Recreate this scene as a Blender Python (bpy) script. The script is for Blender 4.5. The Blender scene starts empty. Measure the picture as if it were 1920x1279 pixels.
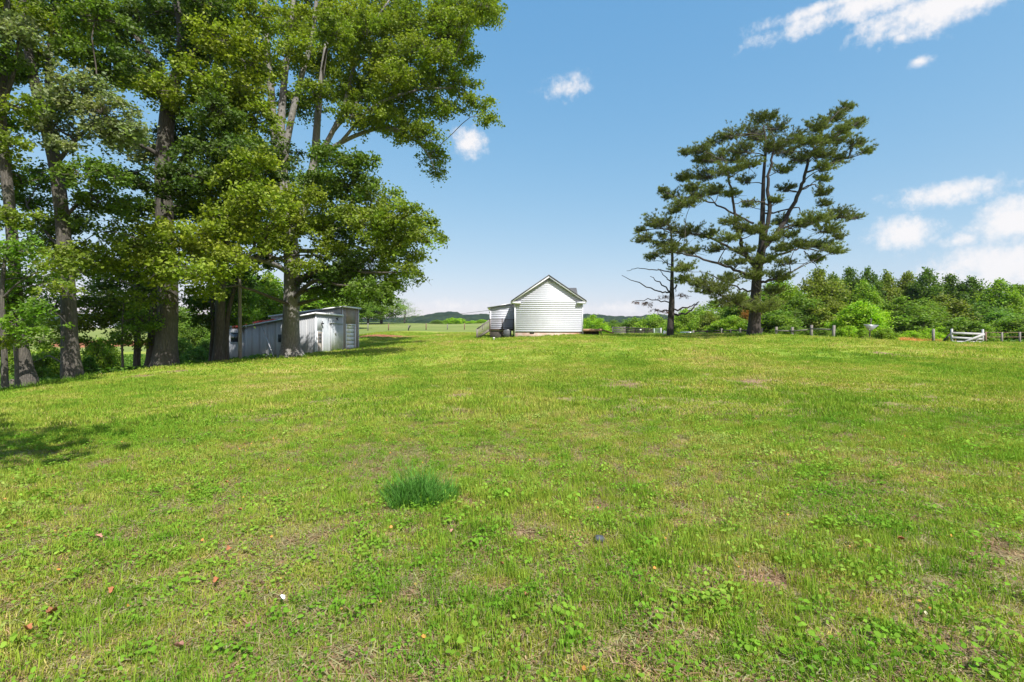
import bpy, math, random
import numpy as np
from mathutils import Vector, Matrix

# ------------------------------------------------------------------ camera, sky, sun, exposure
scene = bpy.context.scene
COL = scene.collection
F, CX, CY, EYE = 900.0, 960.0, 639.5, 1.6      # focal length in photo pixels, centre, eye height
cam_d = bpy.data.cameras.new('camera'); cam = bpy.data.objects.new('camera', cam_d); COL.objects.link(cam)
cam_d.sensor_width = 36.0; cam_d.lens = F / 1920 * 36.0
cam_d.clip_start = 0.05; cam_d.clip_end = 12000
cam.location = (0, 0, EYE); cam.rotation_euler = (math.radians(90), 0, 0)
scene.camera = cam
scene.view_settings.view_transform = 'Standard'; scene.view_settings.look = 'None'
scene.view_settings.exposure = 0.75; scene.view_settings.gamma = 1.0
scene.view_settings.use_curve_mapping = False
SUN_EL, SUN_AZ = math.radians(50), math.radians(30)   # behind the camera, to its right
S = Vector((math.sin(SUN_AZ)*math.cos(SUN_EL), -math.cos(SUN_AZ)*math.cos(SUN_EL), math.sin(SUN_EL)))
sun_d = bpy.data.lights.new('sun', 'SUN'); sun = bpy.data.objects.new('sun', sun_d); COL.objects.link(sun)
sun_d.energy = 4.3; sun_d.angle = math.radians(0.53); sun_d.color = (1.0, 0.96, 0.89)
sun.rotation_euler = S.to_track_quat('Z', 'Y').to_euler(); sun.location = (20, -30, 60)

def pdir(px, py):
    return Vector(((px-CX)/F, 1.0, (CY-py)/F)).normalized()

world = bpy.data.worlds.new('World'); scene.world = world; world.use_nodes = True
wt = world.node_tree; wn = wt.nodes; wl = wt.links; wn.clear()
w_out = wn.new('ShaderNodeOutputWorld'); w_bg = wn.new('ShaderNodeBackground')
sky = wn.new('ShaderNodeTexSky'); sky.sky_type = 'NISHITA'; sky.sun_disc = False
sky.sun_elevation = SUN_EL; sky.sun_rotation = math.atan2(S.x, S.y)
sky.altitude = 200; sky.air_density = 1.0; sky.dust_density = 1.0; sky.ozone_density = 1.0
w_bg.inputs['Strength'].default_value = 0.083
def wmath(op, a, b=None, clamp=False):
    n = wn.new('ShaderNodeMath'); n.operation = op; n.use_clamp = clamp
    for i, v in enumerate((a, b)):
        if v is None: continue
        if isinstance(v, (int, float)): n.inputs[i].default_value = v
        else: wl.new(v, n.inputs[i])
    return n.outputs[0]
w_tc = wn.new('ShaderNodeTexCoord'); wdir = w_tc.outputs['Generated']
def wnoise(scale, detail, rough=0.55):
    n = wn.new('ShaderNodeTexNoise'); n.inputs['Scale'].default_value = scale
    n.inputs['Detail'].default_value = detail; n.inputs['Roughness'].default_value = rough
    wl.new(wdir, n.inputs['Vector']); return n.outputs[0]
n1 = wmath('SUBTRACT', wnoise(11, 5, 0.6), 0.5); n2 = wmath('SUBTRACT', wnoise(46, 6, 0.68), 0.5)
nn = wmath('ADD', wmath('MULTIPLY', n1, 1.3), wmath('MULTIPLY', n2, 1.5))
def cloud(dirv, rw, rh, dens):
    """fall-off round one direction for one small cumulus; rw, rh are half sizes in radians"""
    d = dirv.normalized(); right = d.cross(Vector((0, 0, 1))).normalized(); up = right.cross(d)
    mp = wn.new('ShaderNodeMapping'); mp.vector_type = 'TEXTURE'; wl.new(wdir, mp.inputs['Vector'])
    mp.inputs['Location'].default_value = d; mp.inputs['Scale'].default_value = (rw*1.8, .8, rh*1.8)
    mp.inputs['Rotation'].default_value = Matrix((right, d, up)).transposed().to_euler()
    g = wn.new('ShaderNodeTexGradient'); g.gradient_type = 'SPHERICAL'; wl.new(mp.outputs[0], g.inputs[0])
    return wmath('MULTIPLY', g.outputs['Fac'], dens**.35)
CLOUDS = [(1062,162,52,26,.45),(878,268,40,30,.8),(1772,363,62,22,.85),(1702,438,48,30,.85),(1795,452,32,14,.6),
          (1905,415,48,36,.9),(1900,500,110,52,1.0),(1640,2,150,20,.8),(1790,4,110,30,.85),(1690,70,14,10,.5),
          (1724,115,18,9,.45),(1140,578,95,16,.45),(860,575,110,18,.3),(1560,8,110,14,.6)]
mask = None
cl = [(pdir(x, y), rx/F, ry/F, s) for x, y, rx, ry, s in CLOUDS]
crng = random.Random(4)
for k in range(16):          # the same scattered small cumulus goes on round the rest of the sky
    az = math.radians(65 + k*15.3 + crng.uniform(-6, 6)); el = math.radians(crng.choice((5, 9, 15, 24, 35, 48)))
    cl.append((Vector((math.sin(az)*math.cos(el), math.cos(az)*math.cos(el), math.sin(el))),
               crng.uniform(.05, .13), crng.uniform(.02, .045), crng.uniform(.6, .95)))
for c in cl:
    m = cloud(*c); mask = m if mask is None else wmath('MAXIMUM', mask, m)
m = wn.new('ShaderNodeMapRange'); m.interpolation_type = 'SMOOTHSTEP'
wl.new(wmath('ADD', wmath('MULTIPLY', wmath('SUBTRACT', 1.0, mask), 1.8), nn), m.inputs['Value'])
m.inputs['From Min'].default_value = 1.1; m.inputs['From Max'].default_value = 0.2; m.inputs['To Min'].default_value = 0; m.inputs['To Max'].default_value = .95
mask = m.outputs[0]
w_sep = wn.new('ShaderNodeSeparateColor'); wl.new(sky.outputs[0], w_sep.inputs[0])
w_hs = wn.new('ShaderNodeCombineColor')       # colour response of the camera, the same in every direction
for i, (a0, a1, g) in enumerate(((.983, 1.15, 1.02), (1.583, 2.86, .56), (2.8, 5.09, .3))):
    wl.new(wmath('MULTIPLY', wmath('POWER', wmath('MULTIPLY', w_sep.outputs[i], 1/a0), g), a1), w_hs.inputs[i])
w_mix = wn.new('ShaderNodeMix'); w_mix.data_type = 'RGBA'
wl.new(mask, w_mix.inputs['Factor']); wl.new(w_hs.outputs[0], w_mix.inputs['A'])
w_mix.inputs['B'].default_value = (7.2, 7.0, 7.0, 1)
wl.new(w_mix.outputs['Result'], w_bg.inputs['Color']); wl.new(w_bg.outputs[0], w_out.inputs['Surface'])
cy = scene.cycles
cy.max_bounces = 5; cy.diffuse_bounces = 3; cy.glossy_bounces = 2; cy.transmission_bounces = 4
cy.use_denoising = True
cy.sample_clamp_indirect = 6

# ------------------------------------------------------------------ helpers
def P(px, py, d):
    return np.array(((px-CX)/F*d, d, EYE+(CY-py)/F*d))

def mesh_obj(name, verts, faces, mats, parent=None, loc=None, tint=None, mat_idx=None, smooth=False):
    """verts (N,3); faces: list of (M,k) int arrays or list of tuples"""
    verts = np.asarray(verts, dtype=np.float32)
    me = bpy.data.meshes.new(name)
    if isinstance(faces, list) and faces and isinstance(faces[0], np.ndarray):
        loops = np.concatenate([f.ravel() for f in faces]).astype(np.int32)
        tot = np.concatenate([np.full(len(f), f.shape[1], np.int32) for f in faces])
    else:
        loops = np.array([i for f in faces for i in f], np.int32)
        tot = np.array([len(f) for f in faces], np.int32)
    start = np.concatenate(([0], np.cumsum(tot)[:-1])).astype(np.int32)
    me.vertices.add(len(verts)); me.vertices.foreach_set('co', verts.ravel())
    me.loops.add(len(loops)); me.loops.foreach_set('vertex_index', loops)
    me.polygons.add(len(tot)); me.polygons.foreach_set('loop_start', start)
    if mat_idx is not None: me.polygons.foreach_set('material_index', np.asarray(mat_idx, np.int32))
    if smooth: me.polygons.foreach_set('use_smooth', np.ones(len(tot), bool))
    if tint is not None:
        a = me.attributes.new('tint', 'FLOAT_COLOR', 'POINT')
        t = np.ones((len(verts), 4), np.float32); t[:, :3] = tint; a.data.foreach_set('color', t.ravel())
    me.update(); me.validate()
    for m in (mats if isinstance(mats, (list, tuple)) else [mats]): me.materials.append(m)
    o = bpy.data.objects.new(name, me); COL.objects.link(o)
    if parent is not None: o.parent = parent
    if loc is not None: o.location = loc
    return o

def tag(o, label=None, cat=None, group=None, kind=None):
    for k, v in (('label', label), ('category', cat), ('group', group), ('kind', kind)):
        if v: o[k] = v
    return o

def empty(name, loc, rz=0.0):
    o = bpy.data.objects.new(name, None); COL.objects.link(o)
    o.location = tuple(float(v) for v in loc); o.rotation_euler = (0, 0, rz); o.empty_display_size = 0.3
    return o

def copy_tree(o, parent=None):
    c = o.copy(); COL.objects.link(c); c.parent = parent
    for ch in list(o.children): copy_tree(ch, c)
    return c

def catmull(pts, n):
    pts = np.asarray(pts, float)
    if len(pts) < 3: 
        t = np.linspace(0, 1, n)[:, None]; return pts[0]*(1-t)+pts[-1]*t
    p = np.vstack((2*pts[0]-pts[1], pts, 2*pts[-1]-pts[-2])); seg = len(pts)-1
    out = []
    for u in np.linspace(0, seg-1e-6, n):
        i = int(u); t = u-i; a, b, c, d = p[i:i+4]
        out.append(.5*((2*b)+(-a+c)*t+(2*a-5*b+4*c-d)*t*t+(-a+3*b-3*c+d)*t**3))
    return np.array(out)

class MB:
    def __init__(s, off=(0, 0, 0)):
        s.v = []; s.f = []; s.off = np.asarray(off, float)
    def add(s, vs, fs):
        n = len(s.v); s.v += [tuple(np.asarray(q, float)-s.off) for q in vs]; s.f += [tuple(i+n for i in f) for f in fs]
    def box(s, x0, x1, y0, y1, z0, z1):
        s.add([(x, y, z) for x in (x0, x1) for y in (y0, y1) for z in (z0, z1)],
              [(0,1,3,2),(4,6,7,5),(0,4,5,1),(2,3,7,6),(0,2,6,4),(1,5,7,3)])
        return s
    def bar(s, a, b, w, h, up=(0, 0, 1)):
        a = np.asarray(a, float); b = np.asarray(b, float); t = b-a; t /= np.linalg.norm(t)
        up = np.asarray(up, float)
        if abs(np.dot(t, up)) > .95: up = np.array((0, 1., 0))
        r = np.cross(t, up); r /= np.linalg.norm(r); u = np.cross(r, t)
        r *= w/2; u *= h/2
        s.add([a-r-u, a+r-u, a+r+u, a-r+u, b-r-u, b+r-u, b+r+u, b-r+u],
              [(0,3,2,1),(4,5,6,7),(0,1,5,4),(1,2,6,5),(2,3,7,6),(3,0,4,7)])
        return s
    def prism(s, poly, axis_vec):
        """closed polygon (3-D points) extruded along a vector"""
        p = [np.asarray(q, float) for q in poly]; e = np.asarray(axis_vec, float); n = len(p)
        s.add(p+[q+e for q in p], [tuple(range(n))[::-1], tuple(range(n, 2*n))]+[(i, (i+1) % n, n+(i+1) % n, n+i) for i in range(n)])
        return s
    def tube(s, pts, rad, n=8, cap=True, wob=0.0, seed=0, flare=0):
        v, f = tube_arrays(pts, rad, n, cap, wob, seed, flare); s.add(v, f); return s
    def build(s, name, mat, parent=None, smooth=False):
        o = mesh_obj(name, np.array(s.v), s.f, mat, parent, smooth=smooth); return o

def tube_arrays(pts, rad, n=8, cap=True, wob=0.0, seed=0, flare=0):
    pts = np.asarray(pts, float); rad = np.broadcast_to(np.asarray(rad, float), (len(pts),))
    r = random.Random(seed); v = []; f = []
    ph = [r.uniform(0, 6.28) for _ in range(4)]
    t0 = pts[1]-pts[0]; ref = np.array((1., 0, 0)) if abs(t0[0]) < .8*np.linalg.norm(t0) else np.array((0, 1., 0))
    for i, p in enumerate(pts):
        t = pts[min(i+1, len(pts)-1)]-pts[max(i-1, 0)]; t = t/(np.linalg.norm(t)+1e-9)
        x = ref-t*np.dot(ref, t); x /= np.linalg.norm(x)+1e-9; y = np.cross(t, x); ref = x
        fl = max(0, 1-i/max(1, flare)) if flare else 0
        for k in range(n):
            a = 2*math.pi*k/n
            rr = rad[i]*(1+wob*(math.sin(3*a+ph[0]+i*.35)*.5+math.sin(5*a+ph[1]-i*.2)*.3+math.sin(2*a+ph[3]+i*.13)*.4)
                         +fl*fl*.16*math.sin(5*a+ph[2]))
            v.append(p+rr*(math.cos(a)*x+math.sin(a)*y))
    m = len(pts)
    for i in range(m-1):
        for k in range(n):
            k2 = (k+1) % n; f.append((i*n+k, i*n+k2, (i+1)*n+k2, (i+1)*n+k))
    if cap:
        f.append(tuple(range(n))[::-1]); f.append(tuple((m-1)*n+k for k in range(n)))
    return v, f

def hashn(ix, iy, seed):
    h = (ix.astype(np.int64)*374761393 + iy.astype(np.int64)*668265263 + seed*1442695041) & 0xffffffff
    h = ((h ^ (h >> 13))*1274126177) & 0xffffffff
    return ((h ^ (h >> 16)) & 0xffff)/65535.0
def vnoise(x, y, seed=0):
    x = np.asarray(x, float); y = np.asarray(y, float)
    ix = np.floor(x); iy = np.floor(y); fx = x-ix; fy = y-iy
    fx = fx*fx*(3-2*fx); fy = fy*fy*(3-2*fy); ix = ix.astype(np.int64); iy = iy.astype(np.int64)
    a = hashn(ix, iy, seed); b = hashn(ix+1, iy, seed); c = hashn(ix, iy+1, seed); d = hashn(ix+1, iy+1, seed)
    return (a*(1-fx)+b*fx)*(1-fy)+(c*(1-fx)+d*fx)*fy
def fbm(x, y, seed=0, o=4):
    t = 0; a = .5
    for k in range(o):
        t = t+a*vnoise(x*2**k, y*2**k, seed+k); a *= .5
    return t/(1-.5**o)
def sstep(a, b, x):
    t = np.clip((x-a)/(b-a), 0, 1); return t*t*(3-2*t)

# ------------------------------------------------------------------ materials
def new_mat(name):
    m = bpy.data.materials.new(name); m.use_nodes = True; nt = m.node_tree; nt.nodes.clear()
    o = nt.nodes.new('ShaderNodeOutputMaterial'); return m, nt, o
def N(nt, t, **kw):
    n = nt.nodes.new(t)
    for k, v in kw.items():
        if k in n.inputs: n.inputs[k].default_value = v
        else: setattr(n, k, v)
    return n
def rgba(c): return (c[0], c[1], c[2], 1)
def noise(nt, vec, scale, detail=4, rough=.55):
    n = N(nt, 'ShaderNodeTexNoise'); n.inputs['Scale'].default_value = scale
    n.inputs['Detail'].default_value = detail; n.inputs['Roughness'].default_value = rough
    nt.links.new(vec, n.inputs['Vector']); return n.outputs[0]
def ramp(nt, fac, stops):
    r = N(nt, 'ShaderNodeValToRGB'); e = r.color_ramp.elements
    while len(e) < len(stops): e.new(.5)
    for el, (p, c) in zip(e, stops): el.position = p; el.color = rgba(c)
    nt.links.new(fac, r.inputs[0]); return r.outputs[0]
def mixc(nt, fac, a, b, mode='MIX'):
    m = N(nt, 'ShaderNodeMix'); m.data_type = 'RGBA'; m.blend_type = mode
    for s, v in (('Factor', fac), ('A', a), ('B', b)):
        if isinstance(v, (int, float)): m.inputs[s].default_value = v
        elif isinstance(v, tuple): m.inputs[s].default_value = rgba(v)
        else: nt.links.new(v, m.inputs[s])
    return m.outputs['Result']
def mathn(nt, op, a, b, clamp=False):
    n = N(nt, 'ShaderNodeMath'); n.operation = op; n.use_clamp = clamp
    for i, v in enumerate((a, b)):
        if isinstance(v, (int, float)): n.inputs[i].default_value = v
        else: nt.links.new(v, n.inputs[i])
    return n.outputs[0]
def mapping(nt, vec, scale):
    m = N(nt, 'ShaderNodeMapping'); m.inputs['Scale'].default_value = scale; nt.links.new(vec, m.inputs['Vector']); return m.outputs[0]
def bump(nt, h, strength, dist=.02):
    b = N(nt, 'ShaderNodeBump'); b.inputs['Strength'].default_value = strength; b.inputs['Distance'].default_value = dist
    nt.links.new(h, b.inputs['Height']); return b.outputs[0]
def surf(name, c1, c2, scale=3, rough=.7, metallic=0, stretch=(1, 1, 1), bstr=.2, bdist=.01, dirt=None, dirt_amt=.5, dscale=1.2):
    """two-tone weathered surface with fine relief"""
    m, nt, out = new_mat(name); tc = N(nt, 'ShaderNodeTexCoord'); v = mapping(nt, tc.outputs['Object'], stretch)
    n = noise(nt, v, scale, 6, .6); col = ramp(nt, n, [(.3, c1), (.7, c2)])
    if dirt:
        dn = noise(nt, tc.outputs['Object'], dscale, 5, .65)
        f = N(nt, 'ShaderNodeMapRange'); nt.links.new(dn, f.inputs[0]); f.inputs[1].default_value = .48; f.inputs[2].default_value = .75
        f.inputs[4].default_value = dirt_amt; col = mixc(nt, f.outputs[0], col, dirt)
    p = N(nt, 'ShaderNodeBsdfPrincipled'); p.inputs['Roughness'].default_value = rough; p.inputs['Metallic'].default_value = metallic
    nt.links.new(col, p.inputs['Base Color'])
    if bstr: nt.links.new(bump(nt, noise(nt, v, scale*6, 5, .6), bstr, bdist), p.inputs['Normal'])
    nt.links.new(p.outputs[0], out.inputs[0]); return m
def bark(name, c1, c2, scale, moss=None):
    m, nt, out = new_mat(name); tc = N(nt, 'ShaderNodeTexCoord')
    v = mapping(nt, tc.outputs['Object'], (scale, scale, scale*.16))
    vo = N(nt, 'ShaderNodeTexVoronoi'); vo.feature = 'DISTANCE_TO_EDGE'; vo.inputs['Scale'].default_value = 1.4
    w = N(nt, 'ShaderNodeVectorMath'); w.operation = 'ADD'; nt.links.new(v, w.inputs[0])
    nz = N(nt, 'ShaderNodeTexNoise'); nz.inputs['Scale'].default_value = 1.5; nz.inputs['Detail'].default_value = 4
    nt.links.new(v, nz.inputs['Vector']); nt.links.new(nz.outputs[1], w.inputs[1]); nt.links.new(w.outputs[0], vo.inputs['Vector'])
    n = noise(nt, tc.outputs['Object'], 1.3, 6, .65)
    h = mathn(nt, 'ADD', mathn(nt, 'MULTIPLY', vo.outputs[0], 1.6, True), mathn(nt, 'MULTIPLY', noise(nt, v, 5, 5, .6), .5))
    col = mixc(nt, mathn(nt, 'MULTIPLY', h, .8, True), c1, c2)
    col = mixc(nt, n, mixc(nt, .35, col, (.05, .045, .04)), col)
    if moss:
        f = N(nt, 'ShaderNodeMapRange'); nt.links.new(noise(nt, tc.outputs['Object'], .9, 5, .7), f.inputs[0])
        f.inputs[1].default_value = .52; f.inputs[2].default_value = .7; f.inputs[4].default_value = .6
        col = mixc(nt, f.outputs[0], col, moss)
    p = N(nt, 'ShaderNodeBsdfPrincipled'); p.inputs['Roughness'].default_value = .9; nt.links.new(col, p.inputs['Base Color'])
    nt.links.new(bump(nt, h, .9, .05), p.inputs['Normal']); nt.links.new(p.outputs[0], out.inputs[0]); return m
def leaf_mat(name, trans=.46, rough=.7, sheen=.02):
    m, nt, out = new_mat(name)
    a = N(nt, 'ShaderNodeAttribute'); a.attribute_name = 'tint'
    oi = N(nt, 'ShaderNodeObjectInfo'); col = mixc(nt, 1.0, a.outputs['Color'], oi.outputs['Color'], 'MULTIPLY')
    d = N(nt, 'ShaderNodeBsdfDiffuse'); nt.links.new(col, d.inputs[0])
    t = N(nt, 'ShaderNodeBsdfTranslucent'); nt.links.new(mixc(nt, 1.0, col, (1.15, 1.25, .55), 'MULTIPLY'), t.inputs[0])
    mx = N(nt, 'ShaderNodeMixShader'); mx.inputs[0].default_value = trans
    nt.links.new(d.outputs[0], mx.inputs[1]); nt.links.new(t.outputs[0], mx.inputs[2])
    g = N(nt, 'ShaderNodeBsdfGlossy'); g.inputs['Roughness'].default_value = rough
    lw = N(nt, 'ShaderNodeLayerWeight'); lw.inputs[0].default_value = .25
    m2 = N(nt, 'ShaderNodeMixShader'); nt.links.new(mathn(nt, 'MULTIPLY', lw.outputs['Fresnel'], sheen*2, True), m2.inputs[0])
    nt.links.new(mx.outputs[0], m2.inputs[1]); nt.links.new(g.outputs[0], m2.inputs[2])
    nt.links.new(m2.outputs[0], out.inputs[0]); return m

M = {}
M['leaf'] = leaf_mat('leaf'); M['needle'] = leaf_mat('needle', .2, .6, .02)
M['bark_grey'] = bark('bark_grey', (.13, .12, .112), (.5, .48, .45), 9, (.2, .19, .14))
M['bark_dark'] = bark('bark_dark', (.045, .04, .034), (.2, .178, .15), 8, (.11, .12, .07))
M['bark_pine'] = bark('bark_pine', (.022, .017, .015), (.085, .066, .056), 6)
M['twig'] = surf('twig', (.06, .05, .04), (.14, .12, .1), 4, .9)
M['deadwood'] = surf('deadwood', (.11, .085, .075), (.26, .2, .18), 5, .9)

def lawn_color(nt, pos):
    """yellow-green, mid green and straw in patches of several sizes, shared by the soil sheet and the blades"""
    a = noise(nt, pos, .16, 2, .5); b = noise(nt, pos, .75, 3, .55); c = noise(nt, mapping(nt, pos, (2.0, 5.0, 2.0)), 1.0, 2, .6)
    v = mathn(nt, 'ADD', mathn(nt, 'ADD', mathn(nt, 'MULTIPLY', a, .42), mathn(nt, 'MULTIPLY', b, .4)), mathn(nt, 'MULTIPLY', c, .28))
    return ramp(nt, v, [(.36, (.105, .21, .022)), (.48, (.21, .328, .036)), (.58, (.315, .38, .056)), (.68, (.45, .41, .13))])
def ground_mat():
    m, nt, out = new_mat('ground'); g = N(nt, 'ShaderNodeNewGeometry'); pos = g.outputs['Position']
    col = lawn_color(nt, pos)
    fine = noise(nt, mapping(nt, pos, (9, 9, 9)), 1.0, 6, .7)
    col = mixc(nt, 1.0, col, ramp(nt, fine, [(.3, (.62, .64, .6)), (.7, (1.15, 1.12, 1.1))]), 'MULTIPLY')
    def att(n):
        a = N(nt, 'ShaderNodeAttribute'); a.attribute_name = n; return a.outputs['Fac']
    brk = noise(nt, pos, 1.6, 6, .7)
    def layer(col, name, c, hard=.5):
        f = N(nt, 'ShaderNodeMapRange'); f.interpolation_type = 'SMOOTHSTEP'
        nt.links.new(mathn(nt, 'ADD', att(name), mathn(nt, 'MULTIPLY', mathn(nt, 'SUBTRACT', brk, .5), hard*2)), f.inputs[0])
        f.inputs[1].default_value = .35; f.inputs[2].default_value = .65
        return mixc(nt, f.outputs[0], col, c)
    col = layer(col, 'pasture', ramp(nt, noise(nt, pos, .05, 5, .6), [(.3, (.14, .2, .045)), (.7, (.24, .26, .085))]))
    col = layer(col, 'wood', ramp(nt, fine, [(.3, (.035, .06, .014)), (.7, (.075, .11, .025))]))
    col = layer(col, 'near', ramp(nt, noise(nt, mapping(nt, pos, (14, 14, 14)), 1.0, 5, .7), [(.3, (.1, .085, .035)), (.5, (.25, .21, .09)), (.7, (.44, .35, .2))]), .25)
    col = layer(col, 'soil', ramp(nt, noise(nt, mapping(nt, pos, (11, 11, 11)), 1.0, 6, .7), [(.35, (.09, .055, .034)), (.5, (.24, .16, .095)), (.65, (.43, .31, .19))]), .4)
    col = layer(col, 'clay', ramp(nt, noise(nt, pos, .8, 6, .7), [(.3, (.16, .06, .032)), (.5, (.3, .12, .065)), (.7, (.4, .18, .1))]), .5)
    col = layer(col, 'sand', (.5, .42, .3), .3)
    p = N(nt, 'ShaderNodeBsdfPrincipled'); p.inputs['Roughness'].default_value = .95; p.inputs['Specular IOR Level'].default_value = .1
    nt.links.new(col, p.inputs['Base Color'])
    nt.links.new(bump(nt, fine, .6, .05), p.inputs['Normal']); nt.links.new(p.outputs[0], out.inputs[0]); return m
M['ground'] = ground_mat()
def blade_mat():
    m, nt, out = new_mat('grass_blade'); g = N(nt, 'ShaderNodeNewGeometry'); pos = g.outputs['Position']
    a = N(nt, 'ShaderNodeAttribute'); a.attribute_name = 'tint'
    col = mixc(nt, 1.0, lawn_color(nt, pos), a.outputs['Color'], 'MULTIPLY')
    d = N(nt, 'ShaderNodeBsdfDiffuse'); nt.links.new(col, d.inputs[0])
    t = N(nt, 'ShaderNodeBsdfTranslucent'); nt.links.new(mixc(nt, 1.0, col, (1.2, 1.2, .7), 'MULTIPLY'), t.inputs[0])
    mx = N(nt, 'ShaderNodeMixShader'); mx.inputs[0].default_value = .35
    nt.links.new(d.outputs[0], mx.inputs[1]); nt.links.new(t.outputs[0], mx.inputs[2])
    nt.links.new(mx.outputs[0], out.inputs[0]); return m
M['blade'] = blade_mat()
M['siding'] = surf('siding', (.63, .645, .735), (.67, .685, .775), 2, .45, bstr=.05, dirt=(.54, .55, .58), dirt_amt=.5, dscale=.7)
M['trim'] = surf('trim', (.68, .69, .74), (.74, .75, .8), 3, .5, bstr=.05)
M['shingle'] = surf('shingle', (.055, .06, .065), (.13, .13, .135), 14, .9, bstr=.5)
M['soffit'] = surf('soffit', (.5, .5, .51), (.56, .56, .57), 3, .6, bstr=0)
M['foundation'] = surf('foundation', (.4, .27, .21), (.55, .45, .39), 2.5, .9, dirt=(.42, .18, .09), dirt_amt=1.0, dscale=.55)
M['metal_wall'] = surf('metal_wall', (.3, .31, .33), (.39, .4, .42), 1.2, .6, 0, (1, 1, .3), .08, dirt=(.36, .34, .3), dirt_amt=.5, dscale=.9)
M['metal_front'] = surf('metal_front', (.36, .39, .42), (.44, .47, .5), 1.2, .6, 0, (1, 1, .3), .08, dirt=(.42, .42, .42), dirt_amt=.4, dscale=1)
M['metal_roof'] = surf('metal_roof', (.42, .43, .44), (.55, .55, .56), 2, .4, .5, bstr=.08)
M['taupe'] = surf('taupe', (.24, .2, .175), (.3, .255, .225), 2.5, .7, dirt=(.2, .165, .14), dirt_amt=.5)
M['door_white'] = surf('door_white', (.74, .74, .72), (.8, .8, .78), 2, .5, bstr=.05)
M['door_old'] = surf('door_old', (.3, .26, .22), (.42, .37, .33), 4, .8)
M['glass'] = surf('glass', (.02, .025, .03), (.04, .045, .05), 2, .08, bstr=0)
M['black'] = surf('black', (.012, .012, .012), (.02, .02, .02), 3, .6)
M['red'] = surf('red', (.42, .035, .02), (.52, .06, .03), 2, .5, dirt=(.3, .05, .03))
M['deck'] = surf('deck', (.05, .033, .027), (.1, .07, .056), 6, .85, stretch=(.4, 3, 3))
M['deck_new'] = surf('deck_new', (.3, .17, .1), (.42, .26, .17), 5, .8, stretch=(.4, 3, 3))
M['wood_grey'] = surf('wood_grey', (.12, .11, .1), (.27, .245, .225), 7, .9, stretch=(2, 2, .4), bstr=.4)
M['wood_dark'] = surf('wood_dark', (.035, .03, .027), (.085, .072, .062), 7, .9, bstr=.4)
M['wood_white'] = surf('wood_white', (.32, .32, .33), (.46, .46, .47), 6, .7, dirt=(.3, .28, .26), dirt_amt=.6)
M['pole'] = surf('pole', (.15, .13, .115), (.27, .245, .22), 6, .9, stretch=(3, 3, .2), bstr=.4)
M['steel'] = surf('steel', (.34, .35, .36), (.46, .47, .48), 4, .45, .6, bstr=.05)
M['sign_back'] = surf('sign_back', (.22, .23, .25), (.28, .29, .31), 3, .4, .4, bstr=.03)
M['rust'] = surf('rust', (.12, .07, .045), (.22, .14, .1), 8, .85)
M['gate_green'] = surf('gate_green', (.24, .3, .28), (.32, .38, .36), 5, .6)
M['wire'] = surf('wire', (.05, .05, .05), (.08, .08, .08), 5, .6)
M['car_paint'] = surf('car_paint', (.55, .56, .58), (.58, .59, .61), 2, .25, .5, bstr=0)
M['tyre'] = surf('tyre', (.02, .02, .02), (.035, .035, .035), 8, .9)
M['ac'] = surf('ac', (.07, .08, .085), (.11, .12, .125), 4, .6)
M['white_thing'] = surf('white_thing', (.72, .72, .7), (.8, .8, .78), 5, .5)
M['leaf_dry'] = surf('leaf_dry', (.3, .1, .04), (.45, .2, .09), 20, .8)
M['leaf_pink'] = surf('leaf_pink', (.35, .16, .12), (.5, .28, .22), 20, .8)
M['leaf_pale'] = surf('leaf_pale', (.62, .55, .34), (.75, .68, .45), 20, .7)
M['slate'] = surf('slate', (.045, .05, .075), (.09, .1, .14), 8, .7)
def hill_mat():
    m, nt, out = new_mat('hill_forest'); g = N(nt, 'ShaderNodeNewGeometry'); pos = g.outputs['Position']
    n = noise(nt, mapping(nt, pos, (.09, .03, .12)), 1.0, 5, .65)
    col = ramp(nt, n, [(.32, (.010, .022, .012)), (.5, (.02, .038, .016)), (.68, (.04, .06, .02))])
    p = N(nt, 'ShaderNodeBsdfDiffuse'); nt.links.new(col, p.inputs[0])
    nt.links.new(bump(nt, noise(nt, mapping(nt, pos, (.14, .14, .14)), 1.0, 4, .6), 1.0, 4.0), p.inputs['Normal'])
    nt.links.new(p.outputs[0], out.inputs[0]); return m
M['hill'] = hill_mat()

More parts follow.
